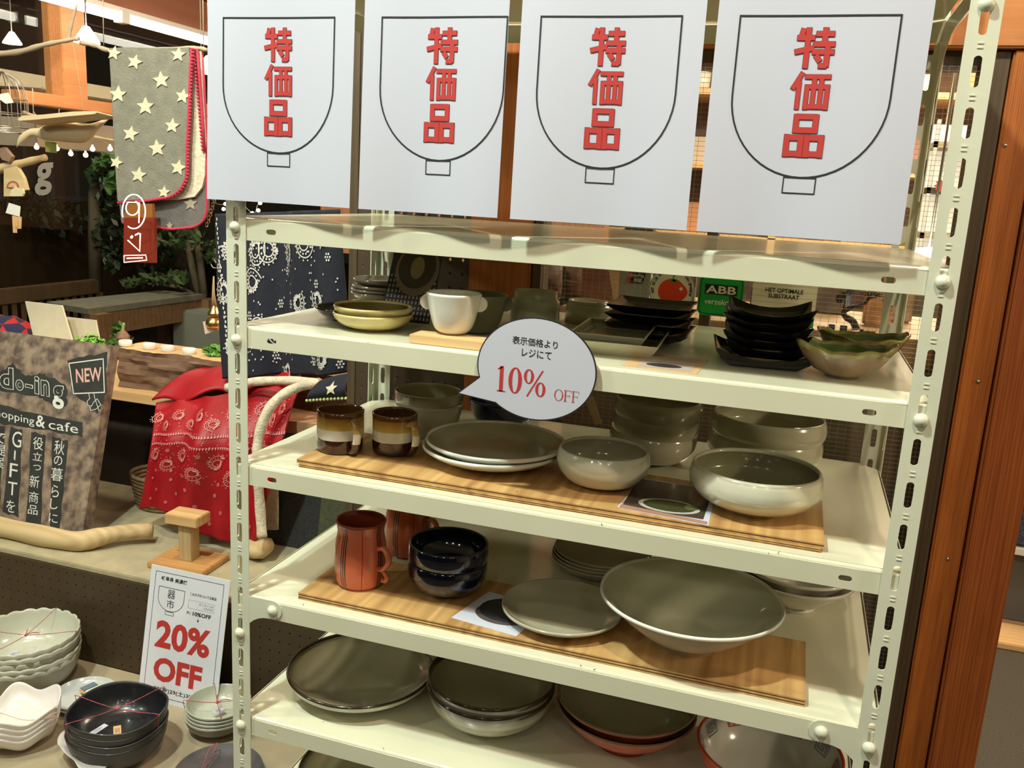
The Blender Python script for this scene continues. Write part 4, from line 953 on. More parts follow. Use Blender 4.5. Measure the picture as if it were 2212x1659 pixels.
put2d('bowl_lettering', textpolys('器', (bx_ - .010, .233, bx_ + .010, .252), .0) + textpolys('市', (bx_ - .010, .211, bx_ + .010, .230), .0), cmap(.0004), M_ink, cardt)
put2d('side_text', textpolys('このタグのついてる商品', (.108, .250, .176, .257), .015), cmap(.0004), M_ink, cardt)
put2d('boxed_text', seg_strokes([(.106, .222), (.172, .222), (.172, .240), (.106, .240)], .0005, True) + textpolys('まとめて2点', (.134, .232, .170, .237), .0) + textpolys('10%OFF', (.146, .225, .170, .230), .0), cmap(.0004), mat('faint_print', (.35, .26, .25), .7), cardt)
put2d('arrow_text', textpolys('更に', (.104, .208, .116, .214), .01) + textpolys('10%OFF', (.120, .207, .167, .216), .03) + stroke([(.135, .204), (.135, .196)], .001) + [[(.132, .199), (.138, .199), (.135, .194)]], cmap(.0004), M_ink, cardt)
put2d('dates', textpolys('28(金)29(土)30(日)', (.040, .022, .165, .035), .015), cmap(.0004), M_ink, cardt)

# ------------------------------------------------------------------ chalkboard on the upper ledge
chalk = mat('chalk', (.62, .62, .56), .9); chalk_p = mat('pink_chalk', (.60, .36, .30), .9)
CB = PY(176, 1172, .60); CT = PY(240, 745, .735)
ez = (CT - CB); CH = ez.length; ez.normalize()
exv = Vector((1, 0, 0)); en = exv.cross(ez).normalized()   # faces the camera (towards -y)
if en.y > 0: en = -en
CW = .66
cbt = thing('chalkboard', 'worn chalkboard with white chalk lettering and a NEW sign, leaning on driftwood', 'sign', CB)
def cbl(u, v):
    d = _ray(u, v); t = (CB - CAM).dot(en) / d.dot(en); p = CAM + d * t - CB
    return (p.x, p.dot(ez))
def cmap2(off): return lambda x, y: exv * x + ez * y + en * off
bm = bmesh.new(); prism(bm, [cmap2(0)(*q) for q in R2(-CW, 0, 0, CH)], -en * .030); from_bm('board', bm, mat('worn_board', (.085, .058, .045), .8, col2=(.30, .22, .15), scale=38, bump=.6), cbt)
M_slate = mat('slate_black', (.022, .024, .020), .8, var=.2)
def blob(pts, jit=.003):
    out = []
    for i, p in enumerate(pts):
        q = pts[(i + 1) % len(pts)]
        for k in range(7):
            t = k / 7; out.append((p[0] + (q[0] - p[0]) * t + random.uniform(-jit, jit), p[1] + (q[1] - p[1]) * t + random.uniform(-jit, jit)))
    return out
def P2(l): return [cbl(u, v) for u, v in l]
slate = [blob(P2([(-60, 812), (0, 812), (30, 790), (60, 815), (95, 810), (125, 822), (148, 835), (148, 880), (120, 878), (85, 858), (0, 848), (-60, 840)])),
         blob(P2([(150, 780), (235, 762), (233, 850), (215, 895), (200, 880), (160, 850)])),
         blob(P2([(-60, 872), (0, 880), (180, 915), (182, 945), (90, 930), (0, 918), (-60, 905)])),
         blob(P2([(116, 945), (150, 955), (130, 1145), (106, 1145)])), blob(P2([(70, 935), (101, 942), (88, 1135), (56, 1130)])),
         blob(P2([(24, 925), (52, 932), (40, 1120), (6, 1110)])), blob(P2([(-30, 920), (14, 925), (-2, 1105), (-40, 1100)]))]
for q in slate: put2d('slate_patch', [q], cmap2(.0006), M_slate, cbt)
def cal(body, px, bold=-.0, m=chalk, nm='chalk_lettering', outline=False, off=.0012):
    """chalk text in a quad given by photo pixels: lower-left, lower-right, upper-left"""
    a, b_, c_ = [Vector(cbl(*q)) for q in px]
    pl_ = textpolys(body, (0, 0, 1, 1), bold)
    put2d(nm, [[tuple(a + (b_ - a) * x + (c_ - a) * y) for x, y in p] for p in pl_], cmap2(off), m, cbt)
for ch, u0, u1, v0, v1 in (('d', 2, 33, 796, 843), ('o', 37, 55, 822, 846), ('-', 58, 75, 832, 840), ('i', 78, 89, 814, 853), ('n', 92, 111, 822, 857), ('g', 117, 142, 833, 884)):
    cal(ch, [(u0, v1), (u1, v1 + 3), (u0, v0)], .045 if ch not in '-g' else (.03 if ch == 'g' else .0))
    cal(ch, [(u0 + 1.5, v1 - 1.5), (u1 - 1.5, v1 + 1.5), (u0 + 1.5, v0 + 1.5)], .018 if ch != '-' else -.0, M_slate, 'letter_inside', off=.0018)
put2d('new_frame', seg_strokes(P2([(154, 787), (228, 776), (230, 848), (163, 852)]), .0028, True), cmap2(.0012), chalk, cbt)
cal('NEW', [(169, 829), (225, 824), (168, 799)], .015, chalk_p, 'new_lettering')
put2d('pointing_hand', seg_strokes(P2([(196, 852), (198, 862), (192, 868), (194, 877), (202, 878), (206, 870), (214, 862), (222, 875), (212, 884), (200, 888), (198, 880)]), .0016) + seg_strokes(P2([(207, 850), (209, 861), (218, 888)]), .0016), cmap2(.0012), chalk, cbt)
cal('shopping', [(-17, 905), (77, 926), (-17, 884)], .0); cal('&', [(80, 923), (100, 928), (82, 898)], .015); cal('cafe', [(108, 928), (172, 938), (108, 908)], .0)
for ch, u, v, sw, sh in (('秋', 131, 968, 22, 30), ('の', 128, 996, 18, 20), ('暮', 125, 1026, 26, 28), ('ら', 121, 1062, 16, 26), ('し', 118, 1090, 16, 22), ('に', 116, 1120, 19, 20),
                        ('役', 85, 960, 22, 27), ('立', 83, 988, 20, 18), ('つ', 82, 1012, 16, 12), ('新', 76, 1042, 21, 26), ('商', 74, 1076, 20, 24), ('品', 72, 1103, 21, 20),
                        ('G', 39, 952, 20, 34), ('I', 34, 986, 3, 20), ('F', 31, 1019, 17, 30), ('T', 28, 1058, 20, 28), ('を', 24, 1096, 19, 26), ('で', 3, 950, 22, 22), ('提', 2, 975, 24, 24), ('案', -2, 1002, 24, 24)):
    cal(ch, [(u - sw / 2 - .04 * sh, v + sh / 2 - 1), (u + sw / 2 - .04 * sh, v + sh / 2 + 2), (u - sw / 2 + .04 * sh, v - sh / 2 - 1)], .0)
# driftwood holding the board
dp = [PZ(-60, 1150, .405), PZ(0, 1175, .41), PZ(60, 1190, .415), PZ(110, 1190, .42), PZ(170, 1178, .42), PZ(220, 1158, .43), PZ(280, 1146, .44), PZ(330, 1140, .435)]
dp = [Vector((p.x, .560 if i < 5 else .56 + .03 * (i - 4), 0)) for i, p in enumerate([PY(u, v, .56) for u, v in ((-60, 1150), (0, 1172), (60, 1186), (110, 1188), (170, 1178), (220, 1160), (275, 1148), (330, 1146))])]
pts = []
for (u, v, y) in ((-60, 1168, .56), (0, 1176, .56), (60, 1186, .56), (110, 1187, .56), (170, 1174, .57), (215, 1160, .60), (265, 1150, .64), (330, 1146, .68)): pts.append(PY(u, v, y))
for p in pts: p.z = max(p.z, .425)
M_drift = wood('driftwood', (.42, .29, .13), (.62, .47, .25), 'X', 30, .7, .5)
tagp(tubeobj('driftwood', smoothpts(pts, 5), [.025 + .0012 * math.sin(i * .6) - .008 * max(0, (i - 20) / 15) for i in range(5 * (len(pts) - 1) + 1)], M_drift, None, 14), 'bent driftwood branch in front of the chalkboard foot', 'driftwood')
# wooden display stand
sp_ = PZ(408, 1218, .4025)
st_ = thing('wooden_stand', 'small T-shaped wooden stand on a square block base', 'stand', (sp_.x, sp_.y, .4028), .05)
box('base', -.075, .075, -.055, .055, 0, .014, wood('reddish_pine', (.45, .22, .07), (.58, .31, .11), 'X', 40), st_, .002)
box('post', -.016, .018, -.016, .018, .014, .105, wood('post_pine', (.42, .29, .13), (.55, .40, .2), 'Z', 40), st_, .001)
box('top_bar', -.043, .043, -.028, .028, .105, .130, M_pine, st_, .002)
# dark props under the shelf board
tagp(box('timber_offcut', -1.00, -.70, .95, 1.02, .4028, .46, M_drift, bev=.01), 'pale timber offcut lying behind the chalkboard foot', 'timber')
tagp(quadbox('slate_screen', [(-.52, .80, .4028), (-.30, .80, .4028), (-.30, .84, .62), (-.52, .84, .62)], (0, .012, 0), mat('dark_mesh_fabric', (.03, .032, .028), .7, var=.3, scale=200)), 'dark mesh-covered panel standing on the upper ledge behind the rack', 'panel')
tagp(quadbox('slate_screen', [(-.27, .70, .4028), (-.12, .70, .4028), (-.12, .74, .63), (-.27, .74, .63)], (0, .012, 0), mat('dark_green_fabric', (.045, .05, .02), .7, var=.3, scale=200)), 'narrow dark green panel beside the mesh-covered one', 'panel')
tagp(box('under_shelf_shade', -1.30, -.55, .99, 1.0, .4028, .678, mat('shade_dark', (.022, .016, .010), .8, var=.3)), 'added dark sheet standing in for the shade under the pine shelf board', 'board')  # dark sheet added for the shade under the shelf board
wbk = thing('wicker_basket', 'dim wicker basket in the dark space under the pine shelf board', 'basket', (-.86, .90, .4028))
for k in range(9): tubeobj('wicker_row', [Vector(((.075 + .002 * k) * math.cos(a), (.055 + .002 * k) * math.sin(a), .006 + .011 * k)) for a in [2 * PI * i / 24 for i in range(25)]], .0058, mat('wicker', (.20, .13, .06), .7, var=.3, scale=90), wbk, 6)
st2 = PZ(560, 1205, .4025)
bm = bmesh.new(); bmesh.ops.create_icosphere(bm, subdivisions=2, radius=.04)
for v in bm.verts: v.co *= 1 + .25 * noise.noise(v.co * 40); v.co.z *= .6
tagp(from_bm('driftwood_knot', bm, M_drift, None, True, (st2.x, st2.y, .43)), 'knobbly driftwood lump behind the left rack post', 'driftwood')
# shelf board and thick log slab
tagp(box('shelf_board', -1.60, -.14, .92, 1.25, .680, .710, M_pine, bev=.002), 'pale pine shelf board under the thick log slab', 'shelf')
for k, x in enumerate((-1.5, -.20)): tagp(box('shelf_support', x, x + .04, 1.1, 1.14, .4025, .680, M_dark_wood), ['dark support post holding the left end of the shelf board', 'dark support post holding the right end of the shelf board'][k], 'post')
M_bark = wood('rough_bark', (.10, .05, .03), (.26, .15, .085), 'X', 40, .85, 1.0, distort=5)
def slab(s, t):
    x = -1.05 + s * .73; a = t * 2 * PI
    yy, zz = (-.5, -.5) if False else (0, 0)
    sq = [(0, 0), (0, 1), (1, 1), (1, 0)]
    i = int(t * 4) % 4; f = t * 4 - int(t * 4); p, q = sq[i], sq[(i + 1) % 4]
    y = p[0] + (q[0] - p[0]) * f; z = p[1] + (q[1] - p[1]) * f
    n_ = noise.noise(Vector((x * 9, y * 2, z * 4))) * .012 + noise.noise(Vector((x * 40, y * 9, z * 14))) * .004
    return Vector((x, .955 + .115 * y + (n_ if z < .99 else n_ * 1.5) * (1 if y < .5 else -1), .7105 + .112 * z + (n_ * .25 if 0 < z else 0)))
bm = bmesh.new(); nu, nt_ = 90, 32; V = [[bm.verts.new(slab(i / nu, j / nt_)) for j in range(nt_)] for i in range(nu + 1)]
for i in range(nu):
    for j in range(nt_):
        f = bm.faces.new((V[i][j], V[i + 1][j], V[i + 1][(j + 1) % nt_], V[i][(j + 1) % nt_])); f.material_index = 1 if 8 <= j < 16 else 0
bm.faces.new(V[0]); bm.faces.new(V[-1][::-1])
tagp(from_bm('log_slab', bm, [M_bark, M_pine], None, False), 'thick bark-faced log slab carrying white rings and plants', 'log')
ZT = .824
# four white rings
for k, u in enumerate((290, 341, 380, 426)):
    p = PY(u, 742 + .08 * (u - 290), 1.02)
    lathe_o = lathe('napkin_ring', [(.0165, 0), (.018, .002), (.018, .013), (.0165, .015), (.014, .013), (.014, .002), (.0165, 0)], M_white, None, 24, (p.x, .985, ZT)) if k == 0 else None
    if k == 0: nr0 = tagp(lathe_o, 'white ring, nearest the flower bulb on the log', 'ring', 'white rings on the log slab')
    else:
        c = nr0.copy(); COL.objects.link(c); c.location = (p.x, .985, ZT - .0); c['label'] = ['', 'white ring, second from the flower bulb', 'white ring, third from the flower bulb', 'white ring, furthest from the flower bulb'][k]
# bulb in glass dish
p = PY(266, 735, 1.01)
bowl('glass_dish', 'small clear glass dish under the flower bulb', 'dish', (p.x, 1.01, ZT), .030, .016, SHAL, .002, (.4, .002), M_glass)
bl = thing('flower_bulb', 'brown sprouting bulb in a glass dish on the log slab', 'bulb', (p.x, 1.01, ZT + .004))
lathe('bulb', [(0, 0), (.012, .001), (.019, .010), (.0185, .018), (.012, .027), (.005, .033), (0, .035)], mat('bulb_skin', (.22, .11, .06), .6, var=.3, scale=60), bl, 20)
tubeobj('sprout', smoothpts([(0, 0, .032), (.002, 0, .044), (.005, 0, .055)]), [.004] * 12 + [.002], mat('sprout_green', (.30, .38, .12), .5), bl)
# leafy plants
def leafclump(name, label, cx, cy, cz, rx, ry, rz_, n, ls, m, cat='plant', seed=3):
    rnd = random.Random(seed); t_ = thing(name, label, cat, (cx, cy, cz)); bm = bmesh.new()
    for i in range(n):
        d = Vector((rnd.gauss(0, 1), rnd.gauss(0, 1), abs(rnd.gauss(0, 1)) * .9)); d.normalize(); q = rnd.uniform(.5, 1)
        c_ = Vector((d.x * rx * q, d.y * ry * q, d.z * rz_ * q + .004)); a = Vector((rnd.gauss(0, 1), rnd.gauss(0, 1), rnd.gauss(0, .6))).normalized(); b_ = a.cross(d if abs(a.dot(d)) < .9 else Vector((0, 0, 1))).normalized()
        l = ls * rnd.uniform(.7, 1.3); vs = [bm.verts.new(c_ + a * l * x + b_ * l * .55 * y + d * h_ * l) for x, y, h_ in ((-.5, 0, 0), (-.2, .5, .08), (.2, .55, .12), (.55, 0, 0), (.2, -.55, .12), (-.2, -.5, .08))]
        bm.faces.new(vs)
    o = from_bm('foliage', bm, m, t_); o['kind'] = 'stuff'
    bm = bmesh.new()
    for i in range(5): tube(bm, [(0, 0, 0), (rnd.uniform(-.5, .5) * rx, rnd.uniform(-.5, .5) * ry, rz_ * .6)], ls * .05, 5)
    from_bm('stems', bm, M_dark_wood, t_); return t_
p = PY(195, 736, 1.05)
pt_ = lathe('plant_pot', [(0, 0), (.030, 0), (.038, .075), (.034, .075), (.028, .07), (0, .07)], M_dark_wood, None, 28, (p.x, 1.05, .7105)); tagp(pt_, 'dark pot holding the frilly green plant behind the chalkboard', 'pot')
leafclump('succulent_plant', 'bright green frilly plant between the chalkboard and the log slab', p.x, 1.05, .785, .062, .045, .036, 190, .019, mat('bright_leaf', (.20, .48, .06), .45, var=.35, scale=60))
p = PY(256, 725, 1.09)
leafclump('dark_leaf_plant', 'dark green broad-leaved plant behind the bulb', p.x, 1.09, ZT - .06, .028, .02, .125, 60, .03, mat('deep_leaf', (.05, .13, .015), .5, var=.4, scale=40), seed=5)
p = PY(462, 745, 1.0)
leafclump('fern_plant', 'small green plant on the right end of the log slab', p.x, 1.0, ZT, .03, .02, .030, 60, .02, M_greenleaf, seed=6)
# pale cards (menu) and plaid cloth beside
M_birch = mat('pale_birch', (.66, .60, .43), .6, var=.03, scale=30)
for k, (q, y, lb_) in enumerate((([(72, 728), (155, 735), (133, 660), (54, 651)], 1.10, 'tall tilted pale wooden card behind the chalkboard'), ([(142, 745), (216, 745), (206, 692), (143, 685)], 1.16, 'lower pale wooden card beside the frilly plant'))):
    pp_ = [PY(u, v, y + (.0 if i < 2 else .02)) for i, (u, v) in enumerate(q)]
    for i in (0, 1): d_ = pp_[i] - pp_[3 - i]; pp_[i] = pp_[3 - i] + d_ * ((pp_[3 - i].z - .711) / -d_.z)
    tagp(quadbox('birch_card', pp_, (0, .006, 0), M_birch), lb_, 'card')
pq = PY(10, 725, 1.15)
bm = bmesh.new(); bmesh.ops.create_icosphere(bm, subdivisions=4, radius=.075)
for v in bm.verts: v.co.x *= 1.3; v.co.z *= .85; v.co += v.co.normalized() * .012 * noise.noise(v.co * 25)
m_, nt, b = nmat('plaid_wool'); N = nt.nodes; tc = N.new('ShaderNodeTexCoord'); ck_ = N.new('ShaderNodeTexChecker'); ck_.inputs['Scale'].default_value = 22; ck_.inputs[1].default_value = (.40, .02, .02, 1); ck_.inputs[2].default_value = (.02, .02, .06, 1); L(nt, tc.outputs['Object'], ck_.inputs[0]); L(nt, ck_.outputs[0], b.inputs['Base Color']); b.inputs['Roughness'].default_value = .95
tagp(from_bm('plaid_cloth', bm, m_, None, True, (pq.x, 1.15, PY(10, 683, 1.15).z - .062)), 'bundled red and navy plaid cloth behind the chalkboard', 'cloth')

# ------------------------------------------------------------------ paisley blankets
def paisley(cx, cy, s, ang, flip=1, wd=.0021, dots=False):
    """teardrop outlines with curled tip, several nested, as strokes"""
    P = []
    def pt(t, k):
        a = t * 1.75 * PI; r = s * k * (1 - .80 * t ** 1.2)
        x, y = r * math.cos(a) + s * .55 * t, r * math.sin(a) * 1.1 + .28 * s * t; x *= flip
        return (cx + x * math.cos(ang) - y * math.sin(ang), cy + x * math.sin(ang) + y * math.cos(ang))
    for k in (1.0, .80, .62):
        L_ = [pt(i / 30, k) for i in range(31)]
        if k == .80:
            for i in range(0, 30, 2): P.append(ell(L_[i][0], L_[i][1], wd * .9, wd * .9, 6))
        else: P += stroke(L_, wd)
    P += [ell(cx + s * .18 * math.cos(ang), cy + s * .18 * math.sin(ang), s * .16, s * .09, 10)]
    for i in range(0, 31, 2):
        q = pt(i / 30, 1.16); P.append(ell(q[0], q[1], wd * .8, wd * .8, 5))
    return P
def blossom(cx, cy, s):
    P = [ell(cx, cy, s * .2, s * .2, 8)]
    for k in range(6): a = k * PI / 3; P.append(ell(cx + s * .6 * math.cos(a), cy + s * .6 * math.sin(a), s * .22, s * .22, 7))
    return P
M_print_w = mat('fabric_print_white', (.62, .60, .56), .9); M_print_r = mat('fabric_print_rose', (.66, .30, .27), .9)
M_navycloth = mat('navy_fleece', (.010, .012, .022), .85, var=.2, scale=60, bump=.3, bscale=400)
M_redcloth = mat('red_satin_fleece', (.34, .002, .008), .5, var=.12, scale=15, bump=.25, bscale=300)
M_sherpa = mat('cream_sherpa', (.66, .58, .42), .95, var=.12, scale=90, bump=1.0, bscale=160)
def draped(name, label, f, m, nu, nv, cat='blanket', th=.006):
    t_ = thing(name, label, cat, f(0, 0)); o_ = Vector(f(0, 0))
    grid('fabric', nu, nv, lambda a, b_: Vector(f(a, b_)) - o_, m, t_, th, off=-1 if False else 1)
    def onto(off, sx, sy):
        def g(x, y):
            a, b_ = x / sx, y / sy; e = .01
            p = Vector(f(a, b_)); du = Vector(f(a + e, b_)) - p; dv = Vector(f(a, b_ + e)) - p; n_ = du.cross(dv).normalized()
            if n_.dot(CAM - p) < 0: n_ = -n_
            return p + n_ * off - o_
        return g
    return t_, onto
def pl4(c):  # bilinear patch from photo corners with depths: tl, tr, br, bl
    q = [PY(u, v, y) for u, v, y in c]
    return lambda a, b_: (q[0] * (1 - a) + q[1] * a) * (1 - b_) + (q[3] * (1 - a) + q[2] * a) * b_
# navy hanging blanket
base_n = pl4([(470, 462, .90), (738, 452, .78), (728, 628, .78), (478, 668, .90)])
base_nl = pl4([(470, 462, .90), (738, 452, .78), (756, 805, .78), (492, 815, .88)])
def fn(a, b_): p = base_nl(a, b_); return (p.x, p.y - .020 * math.sin(a * 9 + .6) - .012 * math.sin(a * 21 + 2 * b_), p.z)
t_, onto = draped('navy_paisley_blanket', 'navy paisley blanket hanging behind the left rack post', fn, M_navycloth, 130, 60)
WX, WZ = .36, .25
P = []
for (x, y, s, an, fl_) in ((.045, .045, .024, .4, 1), (.105, .050, .032, -.3, 1), (.10, .115, .030, 2.6, -1), (.035, .12, .026, 1.3, -1), (.03, .19, .024, .2, 1), (.115, .185, .026, 3.3, 1), (.255, .040, .032, -.2, 1), (.06, .235, .022, .9, 1), (.18, .24, .022, .0, -1)): P += paisley(x, y, s, an, fl_)
for (x, y) in ((.17, .02), (.19, .09), (.16, .14), (.21, .14), (.29, .11), (.33, .07), (.24, .19), (.30, .20), (.33, .16), (.075, .085), (.02, .08), (.14, .22), (.27, .23), (.34, .235), (.09, .155)): P += blossom(x, y, .009)
for (x, y, s, an, fl_) in ((.155, .055, .030, .8, -1), (.155, .18, .026, 1.6, 1), (.215, .060, .026, 2.0, 1), (.30, .13, .024, .3, -1), (.23, .135, .022, -.6, 1), (.31, .225, .022, 1.0, -1)): P += paisley(x, y, s, an, fl_)
rq = random.Random(4)
for k in range(170): P.append(ell(rq.uniform(.01, .35), rq.uniform(.01, .24), .0017, .0017, 5))
for k in range(34): P.append(ell(.022 if k % 2 else .024, .008 + k * .007, .002, .0028, 6))
tagp(put2d('paisley_print', P, onto(.0026, WX, WZ), M_print_w, t_), kind='stuff')
put2d('red_flower', [ell(.318, .048, .007, .007, 9)], onto(.0030, WX, WZ), mat('red_print', (.5, .02, .02), .8), t_)
# red blanket: gathered top, long drop, with sherpa edge
rc = [PY(u, v, y) for u, v, y in ((318, 850, .80), (690, 815, .72), (560, 1165, .64), (292, 1118, .66))]
def fr_(a, b_):
    b2 = b_
    top_u = 330 + 330 * a; top_v = 872 - 48 * a
    bot_u = 292 + 268 * a; bot_v = 1105 + 70 * a - 18 * math.sin(a * 7)
    bulge = math.sin(min(1, b2 * 2.2) * PI / 2)
    u = top_u + (bot_u - top_u) * b2 ** .8; v = top_v + (bot_v - top_v) * b2
    p = PY(u, v, .84 - .13 * bulge)
    fold = .014 * math.sin(a * 24 + 1.2 * math.sin(3 * b2)) * (1 - .45 * b2) + .016 * math.sin(a * 9 + 1)
    return (p.x, p.y + fold, p.z)
t_, onto = draped('red_paisley_blanket', 'red paisley blanket draped over the shelf board, cream fleece edged', fr_, M_redcloth, 170, 70)
def ftop(a, b_):
    u = 330 + 330 * a + (500 + 80 * a - 330 - 330 * a) * b_ * .75; v = 872 - 48 * a - b_ * (76 - 18 * a)
    p = PY(u, v, .84 + .14 * b_)
    return Vector((p.x, p.y + .012 * math.sin(a * 18) * (1 - b_), p.z + .022 * math.sin(PI * b_) + .010 * math.sin(a * 18 + 1) * (1 - b_)))
o_ = Vector(fr_(0, 0)); grid('gathered_top', 60, 16, lambda a, b_: ftop(a, b_) - o_, M_redcloth, t_, .006)
WX, WZ = .42, .36
P = []
rq = random.Random(8)
for k in range(260): P.append(ell(rq.uniform(.005, .41), rq.uniform(.03, .24), .0014, .0014, 5))
for k in range(11): P += paisley(.02 + k * .038, .062 + .016 * (k % 2), .022, 1.2 + .3 * (k % 3), 1 if k % 2 else -1, .0014)
for k in range(70): P.append([(.004 + k * .006, .118), (.0085 + k * .006, .118), (.006 + k * .006, .109)]); P.append([(.004 + k * .006, .142), (.0085 + k * .006, .142), (.006 + k * .006, .150)])
for k in range(8): P += paisley(.03 + k * .050, .192 + .008 * (k % 2), .028, .7 if k % 2 else 2.2, 1 if k % 2 else -1, .0016)
for k in range(8): P += blossom(.02 + k * .055, .165, .007) + blossom(.045 + k * .05, .232, .006)
for i in range(6):
    for j in range(3): P += blossom(.03 + i * .07 + .03 * (j % 2), .26 + j * .035, .006)
tagp(put2d('paisley_print', P, onto(.0030, WX, WZ), M_print_r, t_), kind='stuff')
# cream sherpa edges
def sherpa(name, label, pts, r, cat='blanket'):
    P_ = smoothpts(pts, 8); rr = [r * (1 + .05 * math.sin(i * .7)) for i in range(len(P_))]
    o = tubeobj(name, [p - P_[0] for p in P_], rr, M_sherpa, t_, 12); o.location = P_[0] - Vector(fr_(0, 0)); return o
sherpa('fleece_edge', '', [PY(u, v, y) for u, v, y in ((490, 838, .80), (540, 826, .80), (600, 822, .80), (660, 824, .80), (700, 830, .82), (740, 836, .84))], .011)
sherpa('fleece_edge', '', [PY(u, v, y) for u, v, y in ((690, 826, .82), (640, 838, .76), (600, 862, .72), (575, 895, .70), (560, 940, .69), (556, 985, .68), (558, 1040, .68), (562, 1100, .68), (566, 1160, .67))], .012)
def fback(a, b_):
    p = PY(565 + 35 * a, 985 + 160 * b_, .80); return (p.x, p.y, p.z)
grid('fleece_lining', 6, 10, lambda a, b_: Vector(fback(a, b_)) - o_, M_sherpa, t_, .005)
# navy star blanket roll behind the mugs
bn = pl4([(690, 812, .78), (756, 806, .74), (760, 868, .74), (672, 870, .78)])
def fs(a, b_): p = bn(a, b_); return (p.x, p.y - .035 * math.sin(PI * b_), p.z - .012 * (1 - a) ** 2 * (1 - b_))
t2, onto2 = draped('star_navy_blanket', 'folded navy blanket with a cream star and green picot edge', fs, M_navycloth, 20, 14)
def star(cx, cy, r, n=5, k=.45, a0=PI / 2): return [(cx + (r if i % 2 == 0 else r * k) * math.cos(a0 + PI * i / n), cy + (r if i % 2 == 0 else r * k) * math.sin(a0 + PI * i / n)) for i in range(2 * n)]
put2d('star', [star(.066, .033, .018, a0=-PI / 2)], onto2(.002, .10, .08), M_sherpa, t2)
for k in range(12):
    p = Vector(fs(k / 11, .80)) - Vector(fs(0, 0)); bm = bmesh.new(); bmesh.ops.create_icosphere(bm, subdivisions=1, radius=.0042)
    from_bm('picot', bm, mat('lime_yarn', (.55, .58, .22), .9), t2, True, p + Vector((0, -.006, 0)))
tagp(quadbox('pallet_board', [PY(590, 905, .80), PY(760, 925, .74), PY(760, 905, .86), PY(625, 880, .92)], (0, 0, -.03), wood('pallet_wood', (.36, .20, .10), (.46, .27, .14), 'X', 30)), 'reddish wooden block under the navy star blanket', 'board')

# ------------------------------------------------------------------ star blanket on a hanging branch
YB = .90
def PB(u, v, dy=0.0): return PY(u, v, YB + dy)
sb_o = PB(235, 103)
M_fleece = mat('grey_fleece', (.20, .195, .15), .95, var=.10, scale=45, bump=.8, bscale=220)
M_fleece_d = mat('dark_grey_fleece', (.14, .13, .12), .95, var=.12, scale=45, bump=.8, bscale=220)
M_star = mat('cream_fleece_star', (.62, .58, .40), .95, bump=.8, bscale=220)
M_pinkyarn = mat('crimson_yarn', (.50, .03, .07), .8, bump=.6, bscale=300)
sbk = thing('star_blanket', 'grey blanket with cream stars and crimson stitched edge, hanging from a branch', 'blanket', sb_o)
def panel(name, outline, m, dy, th, fold=0.0):
    pts = [PB(u, v, dy) - sb_o for u, v in outline]
    bm = bmesh.new(); prism(bm, pts, (0, th, 0)); bmesh.ops.triangulate(bm, faces=[f for f in bm.faces if len(f.verts) > 4])
    return from_bm(name, bm, m, sbk)
def arc_px(cx, cy, rx, ry, a0, a1, n=10): return [(cx + rx * math.cos(math.radians(a0 + (a1 - a0) * i / n)), cy + ry * math.sin(math.radians(a0 + (a1 - a0) * i / n))) for i in range(n + 1)]
front = [(235, 104), (270, 102), (340, 104), (408, 102), (410, 150), (407, 240), (404, 320)] + arc_px(350, 365, 53, 60, 5, 88) + [(320, 430), (254, 434), (250, 380), (243, 250), (238, 150)]
edge = [(413, 106), (411, 150), (408, 240), (404, 320)] + arc_px(350, 368, 53, 60, 0, 86, 12) + [(320, 433), (290, 436), (254, 438)]
back = [(255, 410), (300, 405), (440, 300), (446, 420), (447, 455)] + arc_px(405, 458, 38, 32, 10, 90) + [(370, 494), (320, 488), (262, 480)]
bedge = [(436, 108), (441, 180), (446, 300), (447, 400), (447, 450)] + arc_px(405, 458, 40, 34, 5, 90) + [(370, 495), (320, 489), (265, 481)]
lining = [(404, 106), (434, 106), (438, 200), (444, 300), (442, 380), (436, 405), (420, 425), (380, 432), (340, 432), (395, 350)]
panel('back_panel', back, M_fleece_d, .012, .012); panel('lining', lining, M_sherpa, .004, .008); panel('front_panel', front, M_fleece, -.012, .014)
tubeobj('stitched_edge', [PB(u, v, -.012) - sb_o for u, v in edge], .0033, M_pinkyarn, sbk); tubeobj('stitched_edge', [PB(u, v, .010) - sb_o for u, v in bedge], .0033, M_pinkyarn, sbk)
bm = bmesh.new()
def along(pl_, step):
    out = []; acc = 0
    for i in range(len(pl_) - 1):
        a, b_ = Vector(pl_[i]), Vector(pl_[i + 1]); l = (b_ - a).length
        while acc < l: out.append(a + (b_ - a) * (acc / l)); acc += step
        acc -= l
    return out
for q in along(edge, 7.5): p = PB(q.x + 3.0, q.y + .5, -.0115) - sb_o; bmesh.ops.create_icosphere(bm, subdivisions=1, radius=.0042, matrix=Matrix.Translation(p))
for q in along([(420, 108), (424, 170), (432, 260), (438, 330)], 8): p = PB(q.x, q.y, -.002) - sb_o; bmesh.ops.create_icosphere(bm, subdivisions=1, radius=.0042, matrix=Matrix.Translation(p))
tagp(from_bm('picot_stitches', bm, M_pinkyarn, sbk, True), kind='stuff')
tubeobj('stitched_edge', [PB(u, v, -.002) - sb_o for u, v in ((426, 106), (431, 170), (437, 260), (443, 330))], .003, M_pinkyarn, sbk)
stars = [(247, 115, 16, .2), (292, 134, 17, .3), (386, 118, 17, .1), (349, 173, 19, -.1), (256, 204, 19, .05), (404 - 8, 208, 17, .2), (315, 230, 20, 0), (373, 272, 17, .1), (283, 289, 18, .2), (340, 320, 19, -.1), (252, 351, 15, .3), (300, 378, 18, .15), (386, 362, 18, .2), (355, 415, 14, .1)]
